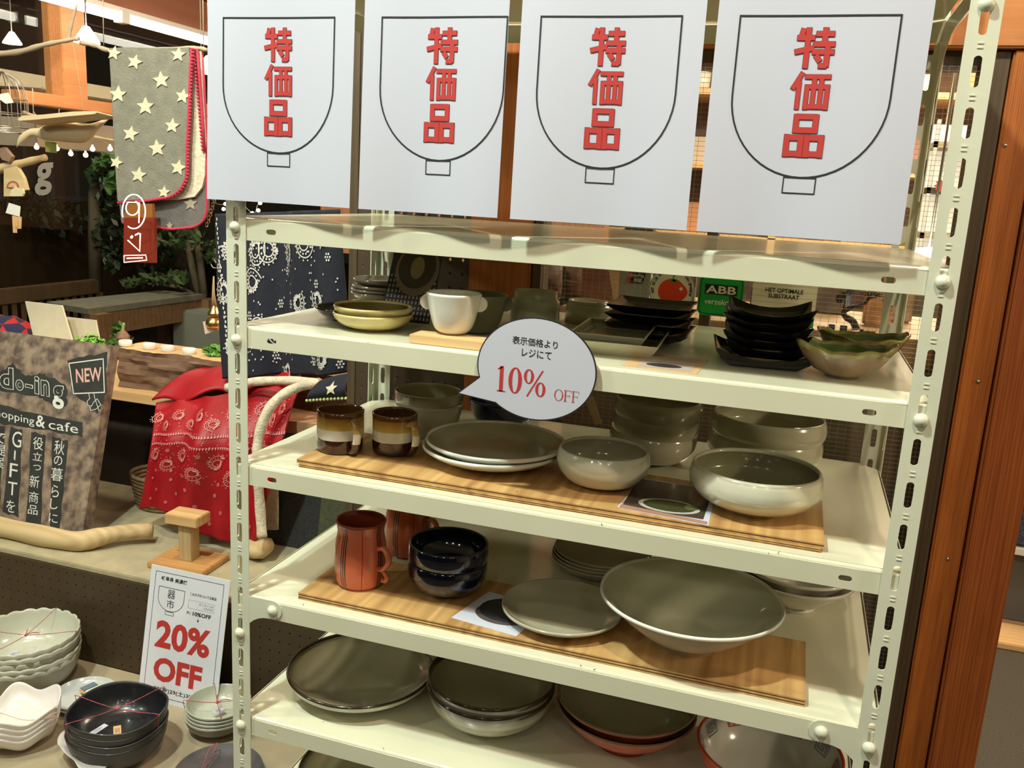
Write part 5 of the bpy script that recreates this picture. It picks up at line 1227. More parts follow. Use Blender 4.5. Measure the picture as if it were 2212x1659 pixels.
for (u, v, r_, a_) in stars:
    pts = [PB(u + q[0], v + q[1], -.0122) - sb_o for q in star(0, 0, r_, 5, .45, -PI / 2 + a_)]
    bm = bmesh.new(); prism(bm, pts, (0, -.0025, 0)); from_bm('star', bm, M_star, sbk)
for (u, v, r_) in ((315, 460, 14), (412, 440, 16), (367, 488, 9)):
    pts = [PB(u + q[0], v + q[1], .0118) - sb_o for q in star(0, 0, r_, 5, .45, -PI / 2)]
    bm = bmesh.new(); prism(bm, pts, (0, -.002, 0)); from_bm('star', bm, mat('shaded_fleece_star', (.36, .31, .22), .95), sbk)  # back stars are a darker copy, shade put into the colour
M_branch = wood('branch_bark', (.34, .27, .17), (.50, .41, .28), 'X', 40, .8, .6)
def branch(name, label, pts, r0, r1, m=M_branch, ends=True):
    P_ = smoothpts([PY(*q) for q in pts], 5); n_ = len(P_)
    return tagp(tubeobj(name, P_, [r0 + (r1 - r0) * i / (n_ - 1) + .0008 * math.sin(i * 1.7) for i in range(n_)], m, None, 10), label, 'branch')
branch('hanging_branch', 'thin branch the star blanket hangs over', [(175, 92, .93), (205, 98, .92), (240, 109, .90), (330, 108, .905), (420, 104, .905), (447, 108, .90)], .006, .005)
branch('hanging_branch', 'grey branch at the upper left with an upright twig', [(-30, 118, 1.0), (40, 112, 1.0), (90, 98, 1.0), (140, 88, 1.0), (170, 83, 1.0)], .0085, .005)
branch('twig', 'upright twig on the grey branch at the upper left', [(148, 88, 1.0), (154, 55, 1.0), (166, 10, 1.0)], .005, .003)
branch('hanging_branch', 'pale branch above the rainbow ornament', [(-20, 372, .95), (10, 362, .95), (50, 352, .95), (98, 340, .95)], .014, .009, M_drift)
branch('hanging_branch', 'slim branch in front of the carved bird', [(50, 242, .98), (80, 252, .98), (112, 262, .98)], .004, .005, M_drift)
branch('hanging_branch', 'short pale twig behind the fairy lights', [(196, 294, 1.0), (245, 303, 1.0)], .004, .003, M_drift)
def cord(label, pts, r=.0012, m=None, name='cord'): return tagp(tubeobj(name, [PY(*q) for q in pts], r, m or mat('jute', (.42, .33, .2), .9), None, 5), label, 'cord')
cord('cord holding up the left end of the blanket branch', [(222, -20, .92), (224, 98, .92)]); cord('cord holding up the right end of the blanket branch', [(438, -20, .905), (440, 106, .905)])
cord('dark cord running down past the timber post to the bird', [(158, 95, 1.0), (175, 200, 1.0), (183, 250, 1.0)], .0008); cord('cord from the lamp frame to the slim branch', [(70, 190, .98), (72, 240, .98), (80, 252, .98)])
cord('cord from the bird neck up to the cage branch', [(73, 285, .95), (71, 192, .95)], .001); cord('short cord above the carved bird back', [(128, 235, .95), (126, 258, .95)], .001)
# carved flying bird
bd = thing('carved_bird', 'carved wooden flying bird with long neck and spread wings', 'ornament', PY(150, 290, .93))
bo = bd.location.copy()
M_bird = wood('bird_wood', (.56, .43, .25), (.70, .58, .38), 'X', 20, .6, .2)
def tubeell(name, pts, ry, rz_, m, parent):
    bm = bmesh.new(); tube(bm, pts, 1.0, 14); n_ = len(pts); vs = list(bm.verts)
    for i in range(n_):
        c_ = Vector(pts[i])
        for k in range(14): v = vs[i * 14 + k]; d = v.co - c_; v.co = c_ + Vector((d.x * rz_[i], d.y * ry[i], d.z * rz_[i]))
    return from_bm(name, bm, m, parent, True)
body = smoothpts([PY(u, v, .93) - bo for u, v in ((36, 318), (48, 300), (68, 286), (95, 288), (120, 284), (150, 285), (180, 288), (205, 275), (235, 255))], 3)
nb_ = len(body); prof_ = [.001, .004, .008, .010, .0105, .010, .010, .011, .013, .018, .022, .024, .026, .027, .028, .028, .027, .026, .024, .021, .017, .012, .008, .005, .002][:nb_]; prof_ += [.002] * (nb_ - len(prof_))
tubeell('body', body, [p * .8 for p in prof_], prof_, M_bird, bd)
for k, (q, dy) in enumerate((([(84, 268), (95, 260), (140, 258), (200, 252), (250, 251), (254, 254), (248, 257), (190, 262), (130, 268), (90, 271)], -.02), ([(125, 262), (160, 254), (190, 249), (238, 246), (236, 250), (180, 258), (140, 264)], .03))):
    bm = bmesh.new(); prism(bm, [PY(u, v, .93 + dy) - bo for u, v in q], (0, .07 * (1 if k else -1), .006)); from_bm('wing', bm, M_bird, bd)
tagp(quadbox('green_tag', [PY(97, 305, .95), PY(122, 308, .95), PY(122, 331, .95), PY(98, 328, .95)], (0, .001, 0), mat('lime_card', (.36, .40, .08), .7)), 'small lime green card hanging under the carved bird', 'tag')
# bird cage
cg = thing('wire_birdcage', 'round wire birdcage cut by the left edge of the photo', 'birdcage', PY(12, 285, .95)); co = cg.location.copy()
rad = .058
for k in range(14):
    a = 2 * PI * k / 14; d = Vector((math.cos(a) * rad, math.sin(a) * rad, 0))
    tubeobj('cage_wire', smoothpts([d, d + Vector((0, 0, .09)), d * .75 + Vector((0, 0, .135)), Vector((0, 0, .16))], 5), .0012, M_metal, cg, 5)
for (z, rr) in ((0, .0022), (.004, .0018), (.008, .0018), (.014, .0015), (.05, .0012), (.09, .0012)):
    tubeobj('cage_ring', [Vector((rad * math.cos(a), rad * math.sin(a), z)) for a in [2 * PI * i / 28 for i in range(29)]], rr, M_metal, cg, 6)
tagp(quadbox('cage_tag', [PY(0, 215, .89), PY(12, 224, .89), PY(29, 222, .89), PY(18, 200, .89), PY(0, 203, .89)], (0, .0008, 0), M_white), 'white paper tag hanging on the birdcage', 'tag')
tagp(quadbox('driftwood_board', [PY(-5, 185, 1.02), PY(88, 190, 1.02), PY(88, 187, 1.02), PY(-5, 178, 1.02)], (0, .02, 0), M_branch), 'flat driftwood strip behind the birdcage', 'branch')
# hanging wooden ornament cluster with rainbow, tag and chimes
orn = thing('rainbow_ornament', 'hanging driftwood ornament with a small painted rainbow and cloud', 'ornament', PY(25, 380, .93)); oo = orn.location.copy()
def flat(name, q, y, th, m, parent, o0): bm = bmesh.new(); prism(bm, [PY(u, v, y) - o0 for u, v in q], (0, th, 0)); return from_bm(name, bm, m, parent)
flat('wooden_back', [(8, 365), (35, 358), (50, 385), (57, 410), (50, 412), (30, 405), (28, 424), (8, 424)], .94, .012, M_drift, orn, oo)
for k, (r_, m) in enumerate(((13, mat('rb_dark', (.16, .12, .07), .8)), (10.5, mat('rb_red', (.55, .16, .10), .8)), (8, mat('rb_orange', (.60, .42, .16), .8)), (5.5, mat('rb_pink', (.55, .30, .2), .8)))):
    flat('rainbow_band', arc_px(27, 405, r_, r_ * 1.1, 180, 360, 10), .938 - .001 * k, .002, m, orn, oo)
flat('cloud', [(20, 424), (24, 410), (32, 404), (40, 408), (48, 407), (51, 417), (48, 424)], .932, .006, mat('cloud_wood', (.62, .56, .34), .8), orn, oo)
for (q, lb_, nm_) in (([(19, 438), (44, 446), (42, 468), (12, 460)], 'white label with printed lines under the rainbow ornament', 'label_card'), ([(0, 320), (8, 318), (25, 338), (20, 350), (4, 345), (-4, 330)], 'dark wooden heart-shaped piece hanging at the left edge', 'wooden_heart')):
    tagp(quadbox(nm_, [PY(u, v, .93) for u, v in q], (0, .001 if nm_ == 'label_card' else .012, 0), M_white if nm_ == 'label_card' else mat('brown_heart', (.24, .15, .09), .6)), lb_, 'tag' if nm_ == 'label_card' else 'ornament')
ch_ = thing('wooden_chimes', 'three short pale wooden chime sticks under the label', 'chimes', PY(32, 468, .93))
for (u0, v0, u1, v1) in ((29, 466, 31, 503), (35, 468, 37, 490), (41, 468, 40, 494)):
    flat('chime_stick', [(u0 - 3, v0), (u0 + 3, v0), (u1 + 3, v1), (u1 - 3, v1)], .93, .005, M_pine, ch_, ch_.location)
# fairy lights
M_bulb = mat('warm_bulb', (1.0, .80, .52), .3, emit=3.0)
fl_t = thing('fairy_lights', 'string of round warm fairy lights below the carved bird', 'lights', PY(120, 305, .97)); fo = fl_t.location.copy()
wr = [(118, 305), (128, 318), (152, 324), (180, 325), (195, 318), (212, 300), (240, 318), (250, 322)]
tubeobj('wire', smoothpts([PY(u, v, .97) - fo for u, v in wr], 4), .001, mat('clear_cable', (.45, .42, .33), .5), fl_t, 5)
for (u, v) in ((79, 318), (123, 321), (153, 332), (185, 335), (200, 322), (238, 321)):
    lathe('bulb', [(0, -.007), (.005, -.005), (.0068, 0), (.005, .005), (.0025, .007), (.0025, .011), (0, .011)], M_bulb, fl_t, 14, PY(u, v, .97) - fo)
fl2 = thing('fairy_lights', 'string of warm fairy lights by the top left of the second shelf', 'lights', PY(470, 440, 1.1)); fo = fl2.location.copy()
tubeobj('wire', smoothpts([PY(u, v, 1.1) - fo for u, v in ((440, 400), (462, 436), (486, 442), (520, 440), (548, 462), (558, 440), (575, 430))], 4), .001, mat('clear_cable', (.45, .42, .33), .5), fl2, 5)
tubeobj('wire', [PY(440, 400, 1.1) - fo, Vector((PY(440, 400, 1.1).x, 1.1, 2.6)) - fo], .001, mat('clear_cable', (.45, .42, .33), .5), fl2, 5)
for (u, v) in ((487, 441), (483, 452), (545, 461), (558, 455), (562, 439), (698, 460)): lathe('bulb', [(0, -.005), (.0045, -.003), (.0055, 0), (.0045, .004), (0, .006)], M_bulb, fl2, 12, PY(u, v, 1.1) - fo)
# brass hangings between blanket and post
bs = thing('hanging_brass_bell', 'brass bell-shaped tassel hanging left of the left rack post', 'ornament', PY(463, 680, 1.0)); 
lathe('bell', [(0, .028), (.006, .027), (.010, .018), (.016, .006), (.019, 0), (.017, 0), (0, .012)], M_brass, bs, 24); lathe('lower_bell', [(0, -.004), (.016, -.006), (.024, -.022), (.022, -.034), (0, -.036)], M_brass, bs, 24)
tubeobj('rope', [Vector((0, 0, .026)), Vector((-.002, 0, .06)), Vector((.0, 0, .105))], [.007, .004, .002], mat('jute_tassel', (.48, .35, .18), .9), bs)
tagp(quadbox('hanging_label', [PY(438, 695, .99), PY(470, 692, .99), PY(472, 712, .99), PY(443, 722, .99)], (0, .001, 0), mat('pinkish_label', (.62, .52, .42), .8)), 'pinkish paper label under the brass tassel', 'tag')
chn = thing('brass_chain', 'brass chain with hook hanging beside the first poster', 'chain', PY(458, 440, .96)); cho = chn.location.copy()
for k in range(9):
    p = PY(464 - 2.2 * k + (k % 2) * 1.5, 428 + k * 7.2, .96) - cho
    tubeobj('chain_link', [p + Vector((.0035 * math.cos(a) * (1 if k % 2 else .5), .0035 * math.cos(a) * (0 if k % 2 else .8), .0055 * math.sin(a))) for a in [2 * PI * i / 10 for i in range(11)]], .001, M_brass, chn, 5)
for k, (u, v) in enumerate(((455, 570), (462, 560))):
    tagp(tubeobj('steel_hook', [PY(u + 10 - 9 * math.cos(a), v + 9 * math.sin(a), .98) for a in [PI * i / 8 for i in range(9)]], .0014, M_metal, None, 6), ['steel hook above the brass tassel, lower one', 'steel hook above the brass tassel, upper one'][k], 'hook')

# window reflection of a red sign, built as added glowing shapes
sg = thing('red_sign_reflection', 'glowing shapes standing in for the window reflection of a red sign, below the star blanket', 'sign', PY(300, 480, .80)); so = sg.location.copy()
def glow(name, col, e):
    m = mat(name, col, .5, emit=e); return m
flat('reflected_panel', [(268, 470), (333, 470), (334, 568), (266, 566)], .865, .01, glow('red_reflection', (.16, .016, .004), .25), sg, so)
flat('reflected_panel_top', [(272, 440), (328, 440), (330, 470), (268, 470)], .866, .01, glow('orange_reflection', (.20, .07, .012), .4), sg, so)
M_reflected = glow('white_reflection', (1.0, .93, .80), .9)
def reflected_tube(name, q, r_=.0017): return tubeobj(name, [PY(u, v, .80) - so for u, v in q], r_, M_reflected, sg, 6)
reflected_tube('reflected_ring', arc_px(289, 457, 25, 37, -200, 120, 26)); reflected_tube('reflected_arc', arc_px(286, 449, 14, 16, -60, 230, 16)); reflected_tube('reflected_stroke', [(276, 437), (301, 438), (300, 482)]); reflected_tube('reflected_stroke', [(276, 519), (302, 543), (303, 504)]); reflected_tube('reflected_dot', [(283, 514), (286, 510)], .003); reflected_tube('reflected_dot', [(292, 508), (300, 504)], .002)
reflected_tube('reflected_frame', [(268, 552), (315, 551), (317, 562), (268, 567), (268, 552)], .0014); reflected_tube('reflected_stroke', [(274, 558), (308, 557)], .0018)

# letter on the dark window and things outdoors
wl = [[(-.0, 0)]]
gp_ = textpolys('g', (0, 0, 1, 1), .03)
a_, b2_, c2_ = PX(74, 424, XW - .05), PX(111, 424 - 3, XW - .05), PX(78, 352, XW - .05)
o = put2d('window_letter', [[tuple(Vector(a_) + (b2_ - a_) * x + (c2_ - a_) * y) for x, y in p] for p in gp_], lambda *q: q[0], M_white, None) if False else None
bm = bmesh.new()
for p in gp_:
    try: bm.faces.new([bm.verts.new(Vector(a_) + (b2_ - a_) * x + (c2_ - a_) * y) for x, y in p])
    except Exception: pass
tagp(from_bm('window_letter', bm, mat('grey_vinyl', (.22, .22, .2), .6)), 'grey letter g stuck on the dark window at the far left', 'lettering')
gp2 = textpolys('n', (0, 0, 1, 1), .03); a_, b2_, c2_ = PX(8, 396, XW - .05), PX(44, 396, XW - .05), PX(10, 352, XW - .05)
bm = bmesh.new()
for p in gp2: bm.faces.new([bm.verts.new(Vector(a_) + (b2_ - a_) * x + (c2_ - a_) * y) for x, y in p])
tagp(from_bm('window_letter', bm, mat('grey_vinyl', (.22, .22, .2), .6)), 'grey letter n stuck on the dark window behind the rainbow ornament', 'lettering')
# outdoor table
tb = thing('outdoor_table', 'long timber table with a grey top on the dark terrace', 'table', (0, 0, 0))
zt = .60
tq = [PZ(190, 667, zt), PZ(445, 635, zt), PZ(350, 627, zt), PZ(100, 652, zt)]
bm = bmesh.new(); prism(bm, tq, (0, 0, -.03)); from_bm('tabletop', bm, mat('zinc_top', (.20, .19, .15), .6, var=.15, scale=20), tb)
M_tw = wood('table_wood', (.20, .10, .05), (.30, .16, .085), 'X', 20)
ap = [tq[0] + Vector((0, 0.01, -.03)), tq[1] + Vector((-.02, .01, -.03))]
d_ = (ap[1] - ap[0]); n_ = Vector((-d_.y, d_.x, 0)).normalized()
bm = bmesh.new(); prism(bm, [ap[0], ap[1], ap[1] - Vector((0, 0, .12)), ap[0] - Vector((0, 0, .12))], n_ * .03); from_bm('apron', bm, M_tw, tb)
for q in ((tq[1] + (tq[0] - tq[1]) * .04), (tq[0] + (tq[1] - tq[0]) * .02), tq[2], tq[3]):
    bm = bmesh.new(); bbox(bm, q.x - .045, q.x + .045, q.y, q.y + .09, 0, zt - .03); from_bm('leg', bm, M_tw, tb)
terr = tagp(box('floor_terrace', -9, XW - .1, .5, 12, -.05, 0, mat('dark_terrace', (.05, .045, .04), .9)), kind='structure')
tagp(box('pale_box', -2.75, -2.25, 3.3, 3.6, 0, .52, mat('pale_grey_box', (.24, .25, .22), .7), bev=.01), 'pale grey box standing under the terrace table', 'box')
# bench with slatted back
bn_ = thing('slatted_bench', 'dark slatted wooden bench back on the terrace', 'bench', PX(0, 640, -3.2)); bo = bn_.location.copy()
M_bw = wood('bench_wood', (.07, .04, .022), (.12, .07, .035), 'Z', 20)
y0_, y1_ = PX(-40, 640, -3.2).y, PX(205, 620, -3.2).y; zt_ = PX(120, 612, -3.2).z
box('top_rail', -.03, .03, y0_ - bo.y, y1_ - bo.y, zt_ - .08 - bo.z, zt_ - bo.z, M_bw, bn_, .004)
for k in range(13):
    yy = y0_ + (y1_ - y0_) * (k + .3) / 13; box('slat', -.015, .015, yy - bo.y, yy + .09 - bo.y, .02 - bo.z, zt_ - .08 - bo.z, M_bw, bn_, .003)
# dark fence further out
fc = thing('terrace_fence', 'dim metal railing of upright bars beyond the terrace', 'fence', (-6.0, 3.0, 0))
M_rail = mat('blue_grey_rail', (.10, .13, .17), .5)
for k in range(16): box('bar', 0, .02, k * .30, k * .30 + .03, 1.0, 1.55, M_rail, fc)
box('rail', -.01, .03, -.1, 4.8, .98, 1.02, M_rail, fc); box('lower_wall', -.05, .05, -.1, 4.8, 0.0, .98, M_bw, fc)
# tree and foliage
tr_ = thing('slender_tree', 'slender multi-stem tree with pale bark beyond the terrace table', 'tree', PY(430, 640, 3.6)); to = tr_.location.copy()
M_tb = mat('tree_bark', (.16, .13, .09), .9)
for q in (((430, 640), (412, 560), (402, 500), (396, 440)), ((441, 640), (432, 560), (424, 500), (420, 440)), ((408, 545), (440, 525), (470, 520)), ((404, 540), (360, 525), (300, 495)), ((424, 505), (404, 498)), ((430, 640), (380, 620), (330, 615))):
    P_ = [PY(u, v, 3.6) - to for u, v in q]; tubeobj('stem', smoothpts(P_, 4), [.022 if len(q) > 3 else .012] * (4 * (len(q) - 1)) + [.006], M_tb, tr_, 8)
def foliage(name, parent, regs, n, ls, m, y0, dy, o0, seed):
    rnd = random.Random(seed); bm = bmesh.new()
    for i in range(n):
        u0, v0, ru, rv = rnd.choice(regs); a = rnd.uniform(0, 2 * PI); q = rnd.random() ** .5
        c_ = PY(u0 + ru * q * math.cos(a), v0 + rv * q * math.sin(a), y0 + rnd.uniform(-dy, dy)) - o0
        A_ = Vector((rnd.gauss(0, 1), rnd.gauss(0, 1), rnd.gauss(0, 1))).normalized(); B_ = A_.orthogonal().normalized(); l = ls * rnd.uniform(.6, 1.3)
        vs = [bm.verts.new(c_ + A_ * l * x + B_ * l * .5 * y) for x, y in ((-.6, 0), (-.1, .5), (.6, 0), (-.1, -.5))]; bm.faces.new(vs)
    o = from_bm(name, bm, m, parent); o['kind'] = 'stuff'; return o
foliage('foliage', tr_, [(370, 510, 60, 22), (420, 520, 50, 20), (300, 610, 40, 10), (330, 600, 28, 10), (385, 600, 24, 14), (465, 555, 20, 16), (390, 470, 50, 20)], 500, .05, mat('tree_leaf', (.035, .07, .015), .6, var=.4, scale=3), 3.5, .25, to, 11)
hd = thing('dark_hedge', 'dark green shrub beyond the window left of the star blanket', 'shrub', PY(225, 400, 3.8)); ho = hd.location.copy()
tubeobj('stem', [PY(205, 640, 3.8) - ho, PY(205, 420, 3.8) - ho, PY(215, 340, 3.8) - ho], [.05, .04, .03], M_tb, hd)
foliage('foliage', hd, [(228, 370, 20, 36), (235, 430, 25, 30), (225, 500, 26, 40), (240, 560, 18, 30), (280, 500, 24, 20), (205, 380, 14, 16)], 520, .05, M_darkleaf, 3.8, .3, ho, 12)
foliage('foliage', hd, [(232, 345, 22, 14), (215, 355, 14, 8), (238, 395, 10, 20)], 160, .06, mat('lit_leaf', (.06, .15, .03), .5), 3.6, .1, ho, 13)  # lit leaves as a brighter copy, lamplight put into the colour
tagp(box('tree_trunk', -4.9, -4.7, 6.0, 6.2, 0, 3.2, mat('dim_trunk', (.07, .06, .045), .9, var=.3), bev=.03), 'dim upright trunk in the dark beyond the window', 'tree')
bk2 = thing('far_shrub', 'barely lit foliage in the dark beyond the railing', 'shrub', PY(130, 500, 5.0)); foliage('foliage', bk2, [(130, 470, 60, 40), (60, 440, 60, 30), (260, 520, 40, 60), (330, 540, 50, 50)], 700, .07, M_darkleaf, 5.2, .5, bk2.location.copy(), 14)

# lamps in the bay
M_shade = mat('white_lamp_shade', (1.0, .88, .68), .4, emit=9.0)
def pendant(label, u, v, y, s):
    t_ = thing('pendant_lamp', label, 'lamp', PY(u, v, y))
    lathe('shade', [(0, s * .55), (s * .2, s * .5), (s * .75, -s * .35), (s * .8, -s * .5), (s * .7, -s * .5), (0, s * .2)], M_shade, t_, 28)
    tubeobj('cord', [Vector((0, 0, s * .5)), Vector((0, 0, (2.598 if t_.location.x > -1.95 else PY(u, v, y).z + .9) - t_.location.z))], s * .06, M_metal, t_, 6)
    l = bpy.data.lights.new('bulb_light', 'POINT'); l.energy = 3; l.color = (1, .8, .55); l.shadow_soft_size = .03
    q = bpy.data.objects.new('bulb_light', l); COL.objects.link(q); q.location = PY(u, v, y) - Vector((0, 0, s * .9)); return t_
pendant('white glowing pendant lamp beside the timber post', 187, 75, 1.5, .052); pendant('small white pendant lamp at the far upper left', 26, 82, 2.6, .055); pendant('glowing lamp half hidden behind the first poster', 452, 140, 1.6, .055)
tt = thing('ceiling_light_tube', 'long bright light tube under the timber fascia at upper left', 'lamp', (-1.76, 1.4, 1.86)); tO = tt.location.copy()
M_tube = mat('tube_glow', (1.0, .92, .78), .4, emit=16.0)
tubeobj('lit_tube', [(0, 0, 0), (0, .42, 0)], .016, M_tube, tt, 12); tubeobj('lit_tube', [(0, .46, 0), (0, 1.9, 0)], .016, M_tube, tt, 12)
box('fitting', -.012, .012, 0, 1.9, .016, .034, M_white, tt); box('end_cap', -.02, .02, .42, .46, -.02, .02, M_white, tt)

# ------------------------------------------------------------------ store interior seen through the wired window
def item(name, label, cat, x, y, z, w_, d_, h, m, grp=None, bev=.004): 
    o = box(name, -w_ / 2, w_ / 2, -d_ / 2, d_ / 2, 0, h, m, None, bev); o.location = (x, y, z); return tagp(o, label, cat, grp)
M_ctr = wood('counter_wood', (.40, .24, .12), (.52, .34, .18), 'X', 20, .45)
ct = thing('store_counter', 'wooden store counter just behind the wired window', 'counter', (.30, .62, 0)); 
box('top', 0, .80, .03, .42, 1.045, PY(1858, 712, .72).z - .0003, M_ctr, ct, .003); box('front_panel', .02, .78, .04, .06, 0, 1.045, mat('counter_front', (.22, .14, .09), .7, var=.15, scale=6), ct)
CZ = PY(1858, 712, .72).z
# items: pixel-derived x on their own depth
def ix(u, v, y): return PY(u, v, y).x
jar = thing('glass_jar', 'clear glass jar on the counter, behind the upturned cup', 'jar', (ix(1180, 600, .80), .80, CZ))
bowl('jar_body', None, None, None, .040, .12, [(.9, 0), (1, .05), (1, .9), (.9, 1)], .002, (.8, .001), M_glass, parent=jar); lathe('contents', [(0, .004), (.034, .004), (.034, .07), (0, .075)], mat('rose_sweets', (.32, .18, .15), .7, var=.3, scale=60), jar, 24)
j2 = dup(jar, (ix(1240, 600, .86), .86, CZ), label='clear glass jar on the counter, left of the brown paper bag')
bg = thing('brown_paper_bag', 'crumpled brown paper bag in cellophane on the counter', 'bag', (ix(1290, 640, .75), .75, CZ), .2)
bm = bmesh.new(); prism(bm, [(-.032, 0, 0), (.036, 0, 0), (.034, .0, .07), (.012, 0, .10), (-.034, 0, .085)], (0, .05, 0)); bmesh.ops.subdivide_edges(bm, edges=bm.edges[:], cuts=3, use_grid_fill=True)
for v in bm.verts: v.co += Vector((noise.noise(v.co * 60), noise.noise(v.co * 60 + Vector((5, 0, 0))), 0)) * .006
from_bm('bag_body', bm, mat('bag_brown', (.20, .09, .06), .6, var=.2, scale=30), bg)
bm = bmesh.new(); prism(bm, [(.036, 0, 0), (.060, 0, .03), (.052, 0, .08), (.030, 0, .11), (.012, 0, .10)], (0, .03, 0)); from_bm('cellophane', bm, mat('gold_cellophane', (.5, .38, .2), .15, coat=1), bg)
cpt = thing('card_terminal', 'grey card terminal with a red and black payment logo', 'terminal', (ix(1368, 640, .66), .66, CZ)); 
box('body', -.030, .030, 0, .03, 0, .105, mat('terminal_grey', (.30, .31, .29), .6), cpt, .003); box('head', -.031, .031, -.002, .034, .105, .16, mat('terminal_dark', (.06, .055, .07), .5), cpt, .004)
put2d('logo_red', [[(-.018, .056), (-.009, .056), (-.004, .078), (-.013, .078)]], lambda x, z: (x, -.0008, z), mat('logo_red', (.55, .05, .04), .5), cpt)
put2d('logo_black', [[(-.009, .056), (.016, .056), (.021, .078), (-.004, .078)]], lambda x, z: (x, -.0008, z), M_ink, cpt)
put2d('logo_lettering', textpolys('UnionPay', (-.013, .067, .018, .075), .02) + textpolys('银联', (-.002, .058, .014, .066), .02), lambda x, z: (x, -.0012, z), M_white, cpt)
pk = [(1430, .78, .05, .10, (.30, .20, .16)), (1476, .90, .05, .12, (.12, .10, .10)), (1650, .80, .05, .06, (.10, .08, .07)), (1790, .95, .07, .09, (.16, .14, .13)), (1900, .80, .05, .07, (.42, .20, .08)), (1940, .90, .06, .10, (.40, .30, .20))]
for k, (u, y, w_, h, c_) in enumerate(pk):
    item('snack_packet', ['brown snack packet behind the tomato sticker', 'dark packet between the tomato and green stickers', 'low dark packet behind the ruled sticker', 'grey packet right of the ruled sticker', 'orange packet near the back right post', 'tan packet nearest the back right post'][k], 'packet', ix(u, 640, y), y, CZ, w_, .03, h, mat('packet_%d' % k, c_, .4, var=.25, scale=40))
# bonsai silhouette
bz = thing('bonsai_tree', 'small dark bonsai with a twisted trunk on the counter', 'bonsai', PY(1858, 712, .72)); bzo = bz.location.copy()
M_bz = mat('bonsai_dark', (.03, .02, .02), .7)
tubeobj('trunk', smoothpts([PY(u, v, .72) - bzo for u, v in ((1850, 712), (1842, 694), (1826, 684), (1824, 672), (1845, 662), (1868, 655), (1880, 640), (1895, 626))], 4), [.0065] * 8 + [.005] * 8 + [.003] * 8 + [.0022] * 5, M_bz, bz, 8)
tubeobj('side_branch', [PY(u, v, .72) - bzo for u, v in ((1826, 676), (1822, 664), (1826, 652))], .0015, M_bz, bz, 6); tubeobj('side_branch', [PY(u, v, .72) - bzo for u, v in ((1878, 645), (1900, 640), (1925, 646))], .0015, M_bz, bz, 6)
foliage('foliage', bz, [(1835, 628, 18, 10), (1885, 632, 25, 8), (1815, 645, 10, 8), (1920, 650, 12, 10)], 260, .008, M_bz, .72, .015, bzo, 21)
for k, u in enumerate((1796, 1822, 1862, 1888)): item('small_black_block', ['black block left of the bonsai', 'black block touching the bonsai foot', 'small black block right of the bonsai', 'tiny black block near the back right post'][k], 'block', ix(u, 710, .66), .66, CZ, [.011, .012, .006, .005][k], .01, [.012, .012, .009, .007][k], M_ink, None, .0005)
# product shelves further in
M_brownbk = mat('brown_backing', (.20, .12, .08), .8, var=.1)
sh = thing('store_shelving', 'tall open product shelving deep inside the store', 'shelving', (.0, 2.9, 0)); 
box('back_panel', -.2, 2.4, .35, .37, 0, 2.1, M_brownbk, sh)
for k in range(7): box('shelf_plank', -.2, 2.4, 0, .35, .25 + .3 * k, .275 + .3 * k, M_pine, sh)
for x in (-.2, .6, 1.4, 2.2): box('upright', x, x + .03, 0, .35, 0, 2.1, M_pine, sh)
rnd = random.Random(5); pal = [(.5, .4, .3), (.6, .55, .45), (.25, .12, .09), (.12, .15, .2), (.55, .25, .12), (.2, .25, .15), (.65, .6, .55), (.35, .3, .28)]
cn = 0
protos = []
for i in range(8):
    if i % 2: o = lathe('ceramic_cup', [(0, 0), (.035, 0), (.042, .02), (.045, .08), (.041, .08), (.038, .01), (0, .008)], mat('ware_%d' % i, pal[i], .3, coat=.4), None, 20)
    else:
        o = box('gift_box', -.05, .05, -.04, .04, 0, .11 + .02 * (i % 3), mat('ware_%d' % i, pal[i], .6), None, .004)
    protos.append(o)
COLN = ['tan', 'cream', 'dark brown', 'blue-grey', 'rust', 'olive', 'pale', 'taupe']; ORD = ['first', 'second', 'third', 'fourth', 'fifth', 'sixth', 'seventh', 'eighth', 'ninth', 'tenth', 'eleventh', 'twelfth', 'thirteenth', 'last']
used = set(); words = ['lowest', 'second', 'third', 'fourth', 'fifth', 'sixth', 'topmost']
for k in range(2, 7):
    for j in range(14):
        i = rnd.randrange(8); src = protos[i]; loc = (-.1 + j * .175 + rnd.uniform(-.02, .02), 3.05, .2755 + .3 * k)
        if i in used: o = src.copy(); COL.objects.link(o)
        else: o = src; used.add(i)
        o.location = loc; cn += 1
        tagp(o, ('%s %s, %s from the left on the %s plank of the store shelving' % (COLN[i], 'ceramic cup' if i % 2 else 'boxed gift', ORD[j], words[k])), 'cup' if i % 2 else 'box', 'wares on the %s plank of the store shelving, %s' % (words[k], 'cups' if i % 2 else 'boxes'))
for i in range(8):
    if i not in used: bpy.data.objects.remove(protos[i])
